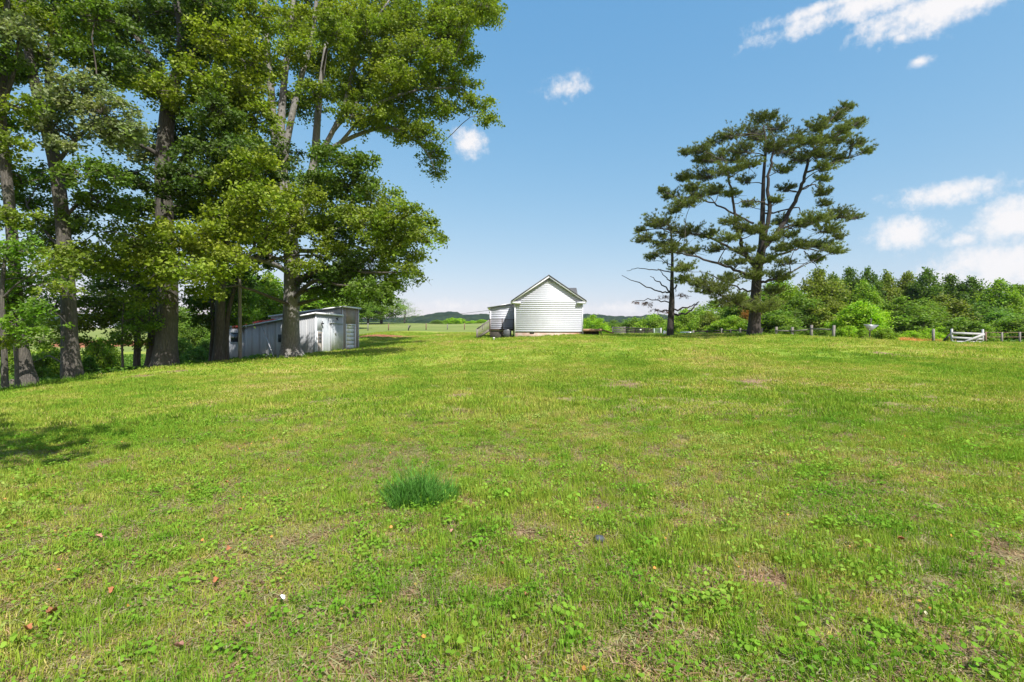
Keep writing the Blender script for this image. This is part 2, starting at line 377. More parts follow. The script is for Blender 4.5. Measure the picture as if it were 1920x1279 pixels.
# ------------------------------------------------------------------ terrain
def ctrl(px, py, d): 
    p = P(px, py, d); return (p[0], p[1], p[2])
CTRL = [(0,0,0),(-4,2,0),(4,2,0),(0,5,.03),(-8,6,-.08),(8,6,.05),(-18,8,-.5),(18,8,.1),(0,10,.16),(-10,12,-.12),(12,12,.3),
        (0,20,.55),(-12,20,-.02),(14,20,.7),(28,20,.55),(0,30,1.05),(-12,30,.35),(16,30,1.3),(32,30,.95),(0,40,1.55),(-10,40,.95),(18,38,1.72),
        (-20,-10,-.7),(0,-10,-.1),(20,-10,-.1),(0,-45,-.3),(-50,-30,-1.5),(50,-30,-.3),
        ctrl(0,737,20),ctrl(52,728,21),ctrl(137,715,23),ctrl(310,691,29),ctrl(410,682,33),ctrl(450,680,36),ctrl(547,671,36),
        ctrl(592,664,43),ctrl(660,655,48),ctrl(459,679,45),ctrl(730,640,56),
        ctrl(965,634,49.5),ctrl(1093,629,49.5),ctrl(895,634,52),ctrl(850,628,62),
        ctrl(1412,628.5,41),ctrl(1456,631,46),ctrl(1563,636,42),ctrl(1632,637.5,36),ctrl(1785,643,45),ctrl(1905,644,45),ctrl(1250,629,52),
        (-25.5,22,-1.3),(-26,30,-1.0),(-27,40,-.8),(-34,30,-1.7),(-45,42,-1.5),(-60,40,-1.2),(-34,60,-.3),
        ctrl(160,656,70),ctrl(160,636,82),ctrl(60,640,85),ctrl(170,614,165),ctrl(0,612,170),ctrl(320,640,80),ctrl(400,610,190),
        ctrl(700,633,60),ctrl(700,626,66),ctrl(728,617,108),ctrl(800,619,90),ctrl(871,618,95),ctrl(800,607.5,210),ctrl(680,606,210),ctrl(950,607,210),
        ctrl(1190,627.5,70),(31,95,1.7),(15,95,2.2),(45,75,1.0),(62,62,.6),(60,85,.3),(85,80,.2),(80,50,.5),(55,48,1.3),(110,60,0.),(20,150,1.0),(60,150,-1),(0,125,4.5),
        (-150,60,1.),(-200,150,6.),(-90,120,4.),(120,120,-1.),(150,30,0),(200,200,-3),(100,300,-4),(-100,330,8),(30,300,2),(-300,300,9),(300,300,-4),
        (0,700,4),(-600,700,6),(600,700,0),(-900,100,3),(900,100,0),(0,2500,5),(2500,2500,5),(-2500,2500,5),(2500,-60,0),(-2500,-60,0),(-300,-60,-2),(300,-60,0)]
CP = np.array(CTRL)
WS = 14.0
def warp(x, y): return np.stack((np.arcsinh(np.asarray(x, float)/WS), np.arcsinh(np.asarray(y, float)/WS)), -1)
def tps(r2): return np.where(r2 > 1e-12, r2*np.log(r2+1e-12), 0)
_w = warp(CP[:, 0], CP[:, 1]); _n = len(CP)
_K = tps(((_w[:, None]-_w[None])**2).sum(-1)) + np.eye(_n)*1e-3
_Pm = np.hstack((np.ones((_n, 1)), _w)); _A = np.block([[_K, _Pm], [_Pm.T, np.zeros((3, 3))]])
_c = np.linalg.solve(_A, np.concatenate((CP[:, 2], np.zeros(3))))
def ground(x, y):
    x = np.atleast_1d(np.asarray(x, float)); y = np.atleast_1d(np.asarray(y, float)); sh = np.broadcast(x, y).shape
    x = np.broadcast_to(x, sh).ravel(); y = np.broadcast_to(y, sh).ravel(); out = np.empty(len(x))
    for i in range(0, len(x), 20000):
        q = warp(x[i:i+20000], y[i:i+20000]); r2 = ((q[:, None]-_w[None])**2).sum(-1)
        out[i:i+20000] = tps(r2) @ _c[:_n] + _c[_n] + q @ _c[_n+1:]
    r = np.hypot(x, y)
    out += (fbm(x*.35, y*.35, 3, 3)-.5)*.10*sstep(1, 8, r) + (fbm(x*1.7, y*1.7, 8, 2)-.5)*.05
    return out.reshape(sh)
def gz(x, y): return float(ground(x, y)[0])

# bare patches in the lawn: photo point -> where that view ray meets the ground
def hit(px, py):
    lo = None; prev = 1.0
    for d in np.concatenate((np.arange(1.5, 60, .1), np.arange(60, 300, 1))):
        p = P(px, py, d)
        if p[2] <= gz(p[0], d): return p[0], d
    return None
def hit_fast(px, py):
    d = np.arange(1.4, 120, .05); X = (px-CX)/F*d; Zr = EYE+(CY-py)/F*d
    k = np.argmax(Zr <= ground(X, d)); return float(X[k]), float(d[k])
SOIL = []
for px, py, rx, ry, s in [(1430,1090,90,22,1),(1000,1000,70,18,.8),(880,945,22,9,.9),(1150,965,60,16,.7),(1330,1085,60,18,.7),(1570,1190,50,14,.8),(1130,1220,60,18,.8),
                          (1130,1030,50,14,.6),(1280,960,60,14,.6),(700,880,60,14,.5),(1240,1150,30,26,.6),(440,930,70,14,.4),(1640,1060,60,14,.5),(1180,722,50,5,.7),(1420,716,36,4,1),(850,742,22,3,.9),
                          (490,790,26,6,.7),(1680,666,22,2.2,1.1),(1450,870,70,14,.35),(780,1180,60,20,.5),(560,1010,80,16,.35),(1760,1110,60,16,.5),(255,706,36,3,.8),(330,696,30,3,.7),(1600,830,120,10,.3),(1230,720,40,4,.6)]:
    X, d = hit_fast(px, py)
    g = max(.3, EYE-gz(X, d)); SOIL.append((X, d, rx/F*d, max(ry/F*d*d/g, .12), s))
SOIL += [(-16.4, 35.6, 2.1, 1.5, 1.15), (-20.9, 28.4, 1.2, .9, .8), (-19.9, 32.6, 1.4, .9, .7), (20.6, 40.7, 1.6, 1.2, .8)]
def soil_at(x, y):
    s = np.zeros(np.shape(x))
    for X, d, a, b, k in SOIL:
        b = min(b, 2.5); r = np.sqrt(((x-X)/a)**2+((y-d)/b)**2); s = np.maximum(s, k*np.clip(1.25-r*.8, 0, 1))
    s = s+.4*sstep(.66, .82, fbm(x*.8, y*.8, 21, 4))
    return s
def lawn_edge(x, y):      # > 0 on the wood side of the lawn's left border
    return -21.6-x+(fbm(x*.3, y*.3, 5, 2)-.5)*1.2-np.clip(y-36, 0, 60)*.0
def masks(x, y):
    soil = soil_at(x, y); r = np.hypot(x, y)
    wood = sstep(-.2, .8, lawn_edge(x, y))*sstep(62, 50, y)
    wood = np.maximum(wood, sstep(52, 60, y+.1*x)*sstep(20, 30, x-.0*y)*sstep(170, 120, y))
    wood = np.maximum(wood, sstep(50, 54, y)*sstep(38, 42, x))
    past = np.maximum(sstep(74, 84, y)*sstep(30, 10, x), sstep(60, 75, y)*sstep(-34, -44, x))
    clay = np.zeros(np.shape(x))
    for cx, cy, a, b, k in [(-66,76,9,5,1.15),(-82,75,5,4,.8),(-20,82,9,4,.6),(-17.4,62.5,5,2.2,1.05),(-12.5,63,3,1.2,.85),(-15,58,4,1.5,.6),(-75,64,4,3,.5)]:
        clay = np.maximum(clay, k*np.clip(1.3-np.sqrt(((x-cx)/a)**2+((y-cy)/b)**2), 0, 1))
    sand = np.clip(1.2-np.sqrt(((x-14.5)/4.5)**2+((y-66)/2)**2), 0, 1)
    near = sstep(26, 14, r)*.75
    return dict(soil=soil, wood=wood, pasture=past, clay=clay, sand=sand, near=near)
def axis(lo, hi, n, s): return s*np.sinh(np.linspace(math.asinh(lo/s), math.asinh(hi/s), n))
gx = axis(-3500, 3500, 470, 9.0); gy = axis(-120, 3500, 340, 7.0)
GX, GY = np.meshgrid(gx, gy); xs, ys = GX.ravel(), GY.ravel(); zs = ground(xs, ys)
nx, ny = len(gx), len(gy); ii = (np.arange(ny-1)[:, None]*nx+np.arange(nx-1)[None]).ravel()
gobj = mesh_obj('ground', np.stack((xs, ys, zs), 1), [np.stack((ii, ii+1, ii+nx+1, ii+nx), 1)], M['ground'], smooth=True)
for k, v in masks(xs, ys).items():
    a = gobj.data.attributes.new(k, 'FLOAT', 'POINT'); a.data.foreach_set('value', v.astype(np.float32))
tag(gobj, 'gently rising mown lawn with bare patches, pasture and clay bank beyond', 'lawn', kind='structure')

# far wooded ridges
def ridge(name, prof, d, depth, seed, label):
    px = np.linspace(-700, 2620, 620); cy_ = np.interp(px, [p[0] for p in prof], [p[1] for p in prof])
    rows = 26; V = []
    for j in range(rows):
        t = j/(rows-1); D = d-depth*(1-t)
        X = (px-CX)/F*d*(D/d*.5+.5)
        prof_t = math.sin(min(1, t*1.25)*math.pi/2) if t < .8 else 1-(t-.8)*1.5
        crest = EYE+(CY-cy_)/F*d
        Z = -6+(crest+6)*prof_t
        b = 6.5*(np.abs(fbm(X*.05, np.full_like(X, D*.05), seed, 3)-.5)*2)**.7+3.5*vnoise(X*.16, np.full_like(X, D*.16), seed+9)
        Z = Z+(b-5.5)*min(1, t*3); V.append(np.stack((X, np.full_like(X, D), Z), 1))
    n = len(px); ii = (np.arange(rows-1)[:, None]*n+np.arange(n-1)[None]).ravel()
    o = mesh_obj(name, np.concatenate(V), [np.stack((ii, ii+1, ii+n+1, ii+n), 1)], M['hill'])
    tag(o, label, 'hills', kind='structure'); return o
ridge('hills', [(-700,588),(0,590),(500,594),(690,600),(760,598),(800,594),(835,588),(862,588),(872,593),(890,592),(925,592),(960,593),(1060,594),(1093,592),(1125,594),(1150,596),(1180,596),(1215,592),(1240,594),(1400,590),(1920,588),(2620,590)], 1500, 420, 11, 'dark wooded ridge on the horizon behind the white house')
ridge('hills', [(-700,598),(690,604),(760,603),(900,601),(1093,600),(1150,603),(1190,602),(1240,600),(1500,598),(2620,598)], 800, 160, 31, 'lower wooded slope in front of the far ridge')

# ------------------------------------------------------------------ tree building
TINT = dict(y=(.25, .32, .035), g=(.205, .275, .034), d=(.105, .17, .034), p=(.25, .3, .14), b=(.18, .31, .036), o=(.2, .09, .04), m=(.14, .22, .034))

def leaf_arrays(cen, size, rng, up=.55, aspect=.85, droop=.35):
    """one folded kite-shaped leaf at each centre"""
    n = len(cen); nrm = rng.normal(size=(n, 3)); nrm[:, 2] = np.abs(nrm[:, 2])+up; nrm /= np.linalg.norm(nrm, axis=1)[:, None]
    ax = rng.normal(size=(n, 3)); ax[:, 2] -= droop*1.4; ax -= nrm*(ax*nrm).sum(1)[:, None]; ax /= np.linalg.norm(ax, axis=1)[:, None]+1e-9
    sd = np.cross(nrm, ax); L = size*rng.uniform(.65, 1.3, n)[:, None]; W = L*aspect*rng.uniform(.8, 1.2, n)[:, None]
    fold = nrm*L*rng.uniform(.02, .2, n)[:, None]
    v = np.empty((n, 4, 3)); v[:, 0] = cen-ax*L*.5; v[:, 1] = cen+sd*W*.5-ax*L*.05+fold; v[:, 2] = cen+ax*L*.5-fold*.5; v[:, 3] = cen-sd*W*.5-ax*L*.05+fold
    return v.reshape(-1, 3), np.arange(n*4).reshape(n, 4)

def needle_arrays(cen, dirs, n_each, length, width, rng, spread=.75):
    """tufts of thin needles that fan out round a direction"""
    n = len(cen); d = np.repeat(dirs, n_each, 0)+rng.normal(size=(n*n_each, 3))*spread
    d /= np.linalg.norm(d, axis=1)[:, None]+1e-9; c = np.repeat(cen, n_each, 0)
    s = np.cross(d, rng.normal(size=d.shape)); s /= np.linalg.norm(s, axis=1)[:, None]+1e-9
    L = length*rng.uniform(.6, 1.15, len(d))[:, None]
    v = np.empty((len(d), 3, 3)); v[:, 0] = c-s*width*.5; v[:, 1] = c+s*width*.5; v[:, 2] = c+d*L
    return v.reshape(-1, 3), np.arange(len(d)*3).reshape(-1, 3)

class Crown:
    def __init__(s, seed):
        s.rng = np.random.default_rng(seed); s.lv = []; s.lt = []; s.tv = []; s.tf = []; s.nt = 0; s.ltris = []; s.kind = 4
    def twig(s, pts, rad, n=4):
        v, f = tube_arrays(pts, rad, n, False); s.tf += [tuple(i+s.nt for i in q) for q in f]; s.tv += v; s.nt += len(v)
    def branch(s, a, b, r0, r1, sag=.12, seg=6, n=5):
        a = np.asarray(a, float); b = np.asarray(b, float); L = np.linalg.norm(b-a)
        m1 = a+(b-a)*.35+np.array((0, 0, sag*L))+s.rng.normal(size=3)*L*.05
        m2 = a+(b-a)*.72+np.array((0, 0, sag*.8*L))+s.rng.normal(size=3)*L*.05
        p = catmull([a, m1, m2, b], seg+1); s.twig(p, np.linspace(r0, r1, len(p)), n); return p
    def blob(s, c, rad, tint, size, dens=1.0, per=42, sub_r=.6, sprays=0, flat=.6, up=.55):
        """leafy mass: sub-sprays in an ellipsoid, each on its own twig"""
        rng = s.rng; c = np.asarray(c, float); rad = np.asarray(rad, float)
        ns = max(4, int(dens*3.6*(rad.prod())**(2/3)/(sub_r*sub_r)))
        u = rng.normal(size=(ns, 3)); u /= np.linalg.norm(u, axis=1)[:, None]
        rr = rng.uniform(.15, 1.0, ns)**.55; sub = c+u*rad*rr[:, None]
        tint = np.asarray(tint)
        for q in sub:
            st = c+(q-c)*rng.uniform(0, .25)+np.array((0, 0, -.15)); 
            s.twig([st, (st+q)/2+rng.normal(size=3)*.1+np.array((0, 0, .08)), q], [.022, .016, .008], 3)
            n = int(per*rng.uniform(.6, 1.4)); sr = sub_r*rng.uniform(.7, 1.35)
            cen = q+rng.normal(size=(n, 3))*np.array((sr, sr, sr*flat))*.55
            v, f = leaf_arrays(cen, size, rng, up)
            t = tint*rng.uniform(.78, 1.22)*np.array((rng.uniform(.9, 1.12), 1, 1))
            lt = t[None]*rng.uniform(.75, 1.25, (n, 1)); s.lv.append(v); s.lt.append(np.repeat(lt, 4, 0))
        for _ in range(sprays):
            a = rng.uniform(0, 6.28); o_ = np.array((math.cos(a), math.sin(a), rng.uniform(-.5, .75))); e0 = c+o_*rad*.75
            L_ = rng.uniform(.5, 1.25)*sub_r*2.1; e1 = e0+np.array((o_[0]*.8, o_[1]*.8, rng.uniform(-.75, .25)))*L_
            mid = (e0+e1)/2+np.array((0, 0, .12*L_)); s.twig([c+o_*rad*.3, e0, mid, e1], [.02, .016, .012, .006], 3)
            k = rng.integers(4, 7); tt = rng.uniform(0, 1, k)[:, None]; q = (1-tt)**2*e0+2*tt*(1-tt)*mid+tt**2*e1
            n = max(6, per//7); cen = np.repeat(q, n, 0)+rng.normal(size=(k*n, 3))*sub_r*np.array((.24, .24, .2))
            v, f = leaf_arrays(cen, size, rng, up*.6, droop=.8); lt = (tint*rng.uniform(.75, 1.15))[None]*rng.uniform(.75, 1.25, (k*n, 1)); s.lv.append(v); s.lt.append(np.repeat(lt, 4, 0))
    def tufts(s, c, rad, tint, n, root, length=.3, each=16, width=.03, upb=.35):
        """needle brushes strung along small fingers that reach out of a bough's end"""
        rng = s.rng; c = np.asarray(c, float); rad = np.asarray(rad, float); s.kind = 3
        nf = max(4, n//7); out = c-np.asarray(root); out[2] *= .25; out /= np.linalg.norm(out)+1e-9
        Q = []; D = []
        for _ in range(nf):
            u = rng.normal(size=3); u /= np.linalg.norm(u); a = c+u*rad*rng.uniform(0, .45)
            dr = u*np.array((1, 1, .35))+out*.7+np.array((0, 0, upb*rng.uniform(.2, 1.3))); dr /= np.linalg.norm(dr)
            ln = rng.uniform(.35, 1.05)*np.linalg.norm(rad*(np.abs(dr)+.15)); e = a+dr*ln+np.array((0, 0, rng.uniform(0, .12)*ln))
            s.twig([a, (a+e)/2-np.array((0, 0, .04*ln)), e], [.018, .013, .006], 3)
            k = rng.integers(5, 9); t = rng.uniform(.25, 1.0, k); t[0] = 1.0
            q = a+(e-a)*t[:, None]+rng.normal(size=(k, 3))*np.array((.1, .1, .05)); Q.append(q); D.append(np.repeat((dr+np.array((0, 0, .35)))[None], k, 0))
        q = np.concatenate(Q); d = np.concatenate(D)
        v, f = needle_arrays(q, d, each, length*.8, width, rng, .55)
        t = np.asarray(tint)[None]*rng.uniform(.7, 1.3, (len(q), 1)); s.lv.append(v); s.lt.append(np.repeat(t, each*3, 0))
    def build(s, parent, off, leafm, twigm, name='crown'):
        lv = np.concatenate(s.lv); lt = np.concatenate(s.lt); k = s.kind
        lf = np.arange(len(lv)).reshape(-1, k)
        if s.tv:
            tv = np.array(s.tv); tf = np.array(s.tf)+len(lv); V = np.concatenate((lv, tv)); T = np.concatenate((lt, np.ones((len(tv), 3))))
            fs = [lf, tf]; mi = np.concatenate((np.zeros(len(lf)), np.ones(len(tf))))
        else: V, T, fs, mi = lv, lt, [lf], np.zeros(len(lf))
        return mesh_obj(name, V-np.asarray(off), fs, [leafm, twigm], parent, tint=T, mat_idx=mi)

def resample(pts, rads, n):
    p = catmull(pts, n); r = np.interp(np.linspace(0, len(pts)-1, n), range(len(pts)), rads); return p, r

def traced_tree(name, label, d, trunk, limbs, clumps, barkm, seed, leaf=.2, per=42, sub=.6, dens=1.0, cat='tree', group=None, depth_k=.85, twig_scale=1.0):
    """trunk, limbs: photo points (px, py, dd, radius px); clumps: (px, py, rx, ry, dd, tint key)"""
    b = P(trunk[0][0], trunk[0][1], d); b[2] = gz(b[0], b[1]); root = empty(name, b)
    sc = lambda dd: (d+dd)/F
    def line(pl): return [P(x, y, d+dd) for x, y, dd, r in pl], [r*sc(dd) for x, y, dd, r in pl]
    pts, rad = line(trunk); pts[0][2] = b[2]-.25
    n = max(14, len(pts)*5); p, r = resample(pts, rad, n)
    skel = [(q, rr) for q, rr in zip(p[n//4:], r[n//4:])]
    mb = MB(b); mb.tube(p, r, 18, True, .07, seed, flare=max(3, n//6)); mb.build('trunk', barkm, root, True)
    for k, lm in enumerate(limbs):
        pts, rad = line(lm); p, r = resample(pts, rad, max(8, len(pts)*4)); skel += list(zip(p[2:], r[2:]))
        mb = MB(b); mb.tube(p, r, 10, True, .08, seed+k+1); mb.build('limb', barkm, root, True)
    S_ = np.array([q for q, _ in skel]); R_ = np.array([q for _, q in skel])
    cr = Crown(seed)
    for cl_ in clumps:
        x, y, rx, ry, dd, t = cl_[:6]
        k = sc(dd); c = P(x, y, d+dd); rad = np.array((rx*k, (rx+ry)/2*k*depth_k, ry*k))
        if c[2]-rad[2] < gz(c[0], c[1])+.3: c[2] = gz(c[0], c[1])+.3+rad[2]
        dv = S_-c; dist = np.linalg.norm(dv, axis=1)+np.maximum(0, dv[:, 2]-.0)*2.0+np.maximum(0, -dv[:, 2]-6)*.6
        j = int(np.argmin(dist)); L = np.linalg.norm(S_[j]-c)
        if L > .6: cr.branch(S_[j], c, min(R_[j]*.55, .035+.016*L)*twig_scale, .025, sag=.1)
        cr.blob(c, rad, TINT[t], leaf, dens*(cl_[6] if len(cl_) > 6 else 1), per, sub, sprays=int(3+2.2*(rx+ry)*k/sub/2))
    cr.build(root, b, M['leaf'], M['twig'])
    tag(root, label, cat, group); return root

R0 = random.Random(77)
def j(c, lo, hi):            # clumps without a depth get one between lo and hi metres
    return [(x, y, rx, ry, R0.uniform(lo, hi), t) for x, y, rx, ry, t in c]

# the big grey-trunked tree by the shed
T6 = (j([(690,60,46,34,'g'),(740,150,44,30,'y'),(800,95,44,32,'g'),(845,50,40,28,'y'),(625,65,40,32,'g'),(590,175,32,26,'g'),(660,215,32,18,'g'),(720,215,30,18,'y'),(900,10,30,22,'g'),(560,90,36,30,'y')], -3, .5)
      + j([(880,20,60,35,'g'),(915,25,22,30,'g'),(830,60,60,42,'g'),(865,105,36,30,'g'),(780,40,60,45,'g'),(720,30,60,40,'g'),(660,40,60,45,'y'),(600,30,60,40,'g'),(540,40,50,40,'y'),
          (700,110,60,45,'y'),(770,120,60,45,'g'),(640,110,50,40,'g'),(830,150,42,32,'g'),(868,165,28,20,'g'),(893,195,24,18,'g'),(915,222,12,9,'g'),(820,200,40,28,'g'),(760,190,55,35,'y'),(700,180,55,35,'g'),
          (750,240,45,26,'y'),(790,258,36,26,'g'),(812,292,22,24,'g'),(820,325,9,12,'g'),(650,170,50,35,'g'),(590,120,45,40,'g'),(560,200,36,32,'m'),(690,225,40,22,'g')], -.5, 5)
      + j([(470,30,55,40,'y'),(420,70,50,45,'y'),(480,120,50,45,'y'),(440,170,55,45,'y'),(390,150,50,40,'y'),(420,240,50,38,'y'),(480,220,42,38,'y'),(350,195,50,35,'y'),(300,170,40,28,'y'),(250,160,30,20,'y'),(215,140,24,14,'y'),(390,40,45,40,'y')], -9, -5)
      + j([(500,-60,80,50,'g'),(620,-60,80,50,'g'),(740,-60,80,50,'g'),(850,-40,60,40,'g'),(560,-130,90,50,'g'),(680,-140,90,50,'g'),(400,-50,70,45,'y')], 0, 5)
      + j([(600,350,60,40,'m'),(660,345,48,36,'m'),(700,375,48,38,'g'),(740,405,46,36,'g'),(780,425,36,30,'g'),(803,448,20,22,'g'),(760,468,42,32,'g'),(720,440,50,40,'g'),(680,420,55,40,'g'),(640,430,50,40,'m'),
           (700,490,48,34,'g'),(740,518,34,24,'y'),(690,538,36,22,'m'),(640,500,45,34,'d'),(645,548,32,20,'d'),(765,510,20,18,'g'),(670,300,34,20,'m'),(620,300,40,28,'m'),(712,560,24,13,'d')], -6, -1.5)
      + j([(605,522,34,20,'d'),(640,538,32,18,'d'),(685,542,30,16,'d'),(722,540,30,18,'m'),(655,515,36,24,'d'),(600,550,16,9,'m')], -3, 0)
      + j([(610,470,36,26,'y'),(590,410,42,32,'y'),(545,420,34,28,'y'),(560,372,42,28,'y'),(575,500,24,16,'y'),(500,430,40,35,'y'),(520,462,26,20,'y')], -6, -2.5)
      + j([(480,380,52,38,'y'),(440,420,52,38,'y'),(400,460,52,36,'y'),(440,490,42,28,'y'),(340,450,56,36,'y'),(280,442,56,34,'y'),(230,468,52,32,'y'),(300,488,50,30,'y'),(370,508,46,32,'y'),(388,548,26,18,'y'),
           (190,500,40,22,'y'),(155,508,26,12,'y'),(330,520,36,22,'y'),(410,372,46,32,'y'),(450,335,40,32,'y'),(262,520,20,10,'y'),(135,470,16,8,'y'),(480,300,30,24,'y')], -11, -7.5))
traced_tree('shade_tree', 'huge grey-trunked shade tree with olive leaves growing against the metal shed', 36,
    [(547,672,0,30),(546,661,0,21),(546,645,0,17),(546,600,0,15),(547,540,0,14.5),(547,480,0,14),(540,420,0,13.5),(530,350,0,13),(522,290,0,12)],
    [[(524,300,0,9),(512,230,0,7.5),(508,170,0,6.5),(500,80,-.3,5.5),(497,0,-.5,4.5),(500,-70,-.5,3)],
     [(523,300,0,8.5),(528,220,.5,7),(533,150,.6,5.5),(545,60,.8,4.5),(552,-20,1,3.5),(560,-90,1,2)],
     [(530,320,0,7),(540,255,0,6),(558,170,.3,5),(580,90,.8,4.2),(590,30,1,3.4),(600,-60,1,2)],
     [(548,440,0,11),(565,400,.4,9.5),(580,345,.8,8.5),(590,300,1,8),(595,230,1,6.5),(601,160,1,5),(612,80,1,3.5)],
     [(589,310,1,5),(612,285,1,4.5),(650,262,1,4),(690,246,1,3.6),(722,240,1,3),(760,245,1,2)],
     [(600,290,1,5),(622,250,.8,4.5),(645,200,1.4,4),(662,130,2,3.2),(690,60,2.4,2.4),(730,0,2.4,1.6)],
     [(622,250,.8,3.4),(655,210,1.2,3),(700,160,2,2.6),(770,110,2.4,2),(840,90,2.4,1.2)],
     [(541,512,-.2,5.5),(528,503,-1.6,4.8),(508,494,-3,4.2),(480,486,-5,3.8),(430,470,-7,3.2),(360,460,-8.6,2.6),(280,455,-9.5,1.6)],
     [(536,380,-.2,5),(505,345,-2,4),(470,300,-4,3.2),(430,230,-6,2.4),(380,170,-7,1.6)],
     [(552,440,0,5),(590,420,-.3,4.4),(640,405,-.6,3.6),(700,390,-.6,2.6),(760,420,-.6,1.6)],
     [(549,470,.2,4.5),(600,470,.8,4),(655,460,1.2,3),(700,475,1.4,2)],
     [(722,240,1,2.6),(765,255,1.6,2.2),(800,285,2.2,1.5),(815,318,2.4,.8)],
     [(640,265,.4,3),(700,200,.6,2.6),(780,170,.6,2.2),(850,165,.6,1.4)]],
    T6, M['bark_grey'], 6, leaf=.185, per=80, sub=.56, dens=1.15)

# the tree line along the left edge of the lawn
T4 = j([(330,40,60,40,'d'),(390,10,50,40,'d'),(270,30,55,38,'d'),(215,65,45,32,'d'),(255,110,42,28,'d'),(350,95,50,36,'d'),(390,285,50,38,'d'),(435,325,45,34,'d'),(365,330,50,34,'d'),(300,345,48,30,'d'),
        (400,215,46,34,'d'),(465,285,38,30,'d'),(495,325,36,28,'d'),(265,275,44,28,'p'),(235,330,28,14,'d'),(330,250,44,30,'d'),(330,-50,80,40,'d'),(240,-40,60,40,'d'),(300,150,34,24,'m'),(270,390,44,22,'m'),(380,390,44,26,'d'),(330,400,34,20,'d'),(225,395,26,14,'m')], -2.5, 3)
traced_tree('broadleaf_tree', 'dark-leaved tree with a massive twin grey trunk left of the utility pole', 29,
    [(309,691,0,29),(310,678,0,22),(312,640,0,17.5),(315,560,0,16),(312,480,0,15.5),(308,400,0,15),(306,320,0,14.5),(312,240,0,13),(318,180,0,11)],
    [[(318,190,0,9),(335,120,.4,8),(340,60,.6,7),(330,0,.8,6),(326,-60,1,4)],
     [(318,190,0,7),(300,140,-.4,6),(275,95,-.8,5),(245,60,-1,4),(200,20,-1.2,3)],
     [(283,690,.6,12),(284,670,.6,9.5),(287,620,.7,8.5),(290,570,.8,8),(296,500,.8,7),(300,430,.8,6)],
     [(310,330,0,6),(350,300,.8,5),(395,270,1.4,4),(450,290,1.6,3)],
     [(309,300,0,5),(280,280,-.8,4),(250,265,-1.4,3)],
     [(320,175,0,5),(350,120,-.6,4),(385,60,-1,3),(400,-10,-1,2)]],
    T4, M['bark_dark'], 14, leaf=.17, per=74, sub=.48, dens=1.35)
T5 = j([(395,600,30,20,'m'),(430,560,40,26,'m'),(380,565,36,24,'m'),(430,600,30,16,'m'),(440,520,36,22,'d'),(400,470,44,34,'d'),(440,420,46,36,'d'),(480,440,40,34,'d'),(470,370,44,34,'d'),(420,340,44,36,'d'),(510,360,34,28,'d'),(520,290,40,30,'d'),(450,260,40,30,'d'),(490,490,28,18,'d'),(440,180,40,30,'d'),(480,120,44,34,'d'),(420,100,40,30,'d')], .3, 4)
traced_tree('broadleaf_tree', 'dark multi-stemmed tree standing beside the utility pole and shed', 33,
    [(410,683,0,15),(410,670,0,11),(412,630,0,9),(413,580,0,8.5),(418,500,0,8),(428,420,0,7),(440,340,0,6),(455,240,0,5),(465,150,0,3.5)],
    [[(396,682,.5,5.5),(398,650,.5,4.5),(400,600,.5,4),(395,540,.5,3.2),(388,490,.5,2)],
     [(424,680,.3,6),(424,640,.3,4.5),(428,590,.3,4),(440,540,.3,3),(455,490,.3,2)],
     [(428,440,0,5),(470,400,.5,4),(505,350,.8,3),(540,290,1,2)]],
    T5, M['bark_dark'], 25, leaf=.18, per=74, sub=.5, dens=1.35)
T3 = (j([(110,190,46,34,'p'),(150,160,46,28,'p'),(100,240,36,30,'p'),(190,205,46,28,'p'),(240,245,40,26,'p'),(132,272,24,14,'p'),(200,250,36,22,'p')], -2.5, -.8)
    + j([(120,60,50,34,'g'),(180,35,50,34,'m'),(75,100,36,34,'g'),(150,100,42,28,'m'),(205,125,38,26,'d'),(80,330,40,24,'m'),(160,325,44,30,'m'),(60,375,36,22,'m'),(190,375,44,28,'m'),(140,420,42,24,'m'),(90,425,36,22,'m'),(215,330,26,16,'m'),
         (120,480,40,20,'g'),(90,455,36,18,'g'),(160,470,30,16,'g'),(120,0,60,30,'m'),(60,20,50,34,'g'),(150,-50,70,40,'m')], -2, 2.5))
traced_tree('broadleaf_tree', 'tall slim tree with pale grey-green leaf masses and a flared base at lawn edge', 23,
    [(137,716,0,22),(135,704,0,17.5),(133,670,0,14.5),(131,620,0,12.5),(128,560,0,11.5),(122,480,0,11),(116,400,0,10.5),(106,320,0,10.5),(95,270,0,10),(76,200,0,8.5),(60,130,0,7.5),(47,60,0,6.5),(40,-20,0,5)],
    [[(92,262,0,6),(92,200,.4,5),(90,140,.6,4.5),(95,70,.8,3.6),(104,0,.8,2.4)],
     [(104,310,0,4),(140,265,-.6,3.4),(185,230,-1.2,2.6),(240,240,-1.6,1.8)],
     [(122,470,0,3),(90,440,.4,2.4),(50,385,.6,1.6)],
     [(118,410,0,3.4),(160,370,.5,2.8),(200,340,.8,1.8)],
     [(130,590,0,2.6),(108,588,-.5,2),(92,584,-.8,1.2)]],
    T3, M['bark_dark'], 33, leaf=.145, per=70, sub=.4, dens=1.2)
T2 = j([(20,60,44,42,'p'),(8,130,36,34,'p'),(35,195,28,24,'g'),(5,300,26,30,'g'),(20,10,44,36,'g'),(35,130,28,28,'m'),(-40,100,60,50,'m'),(-50,220,50,50,'m'),(25,270,22,20,'g'),(-40,330,40,40,'m'),(15,230,24,18,'b'),(-60,20,60,40,'m'),(10,-50,60,40,'m'),(40,340,22,14,'m'),(20,410,34,22,'g')], -1.5, 2)
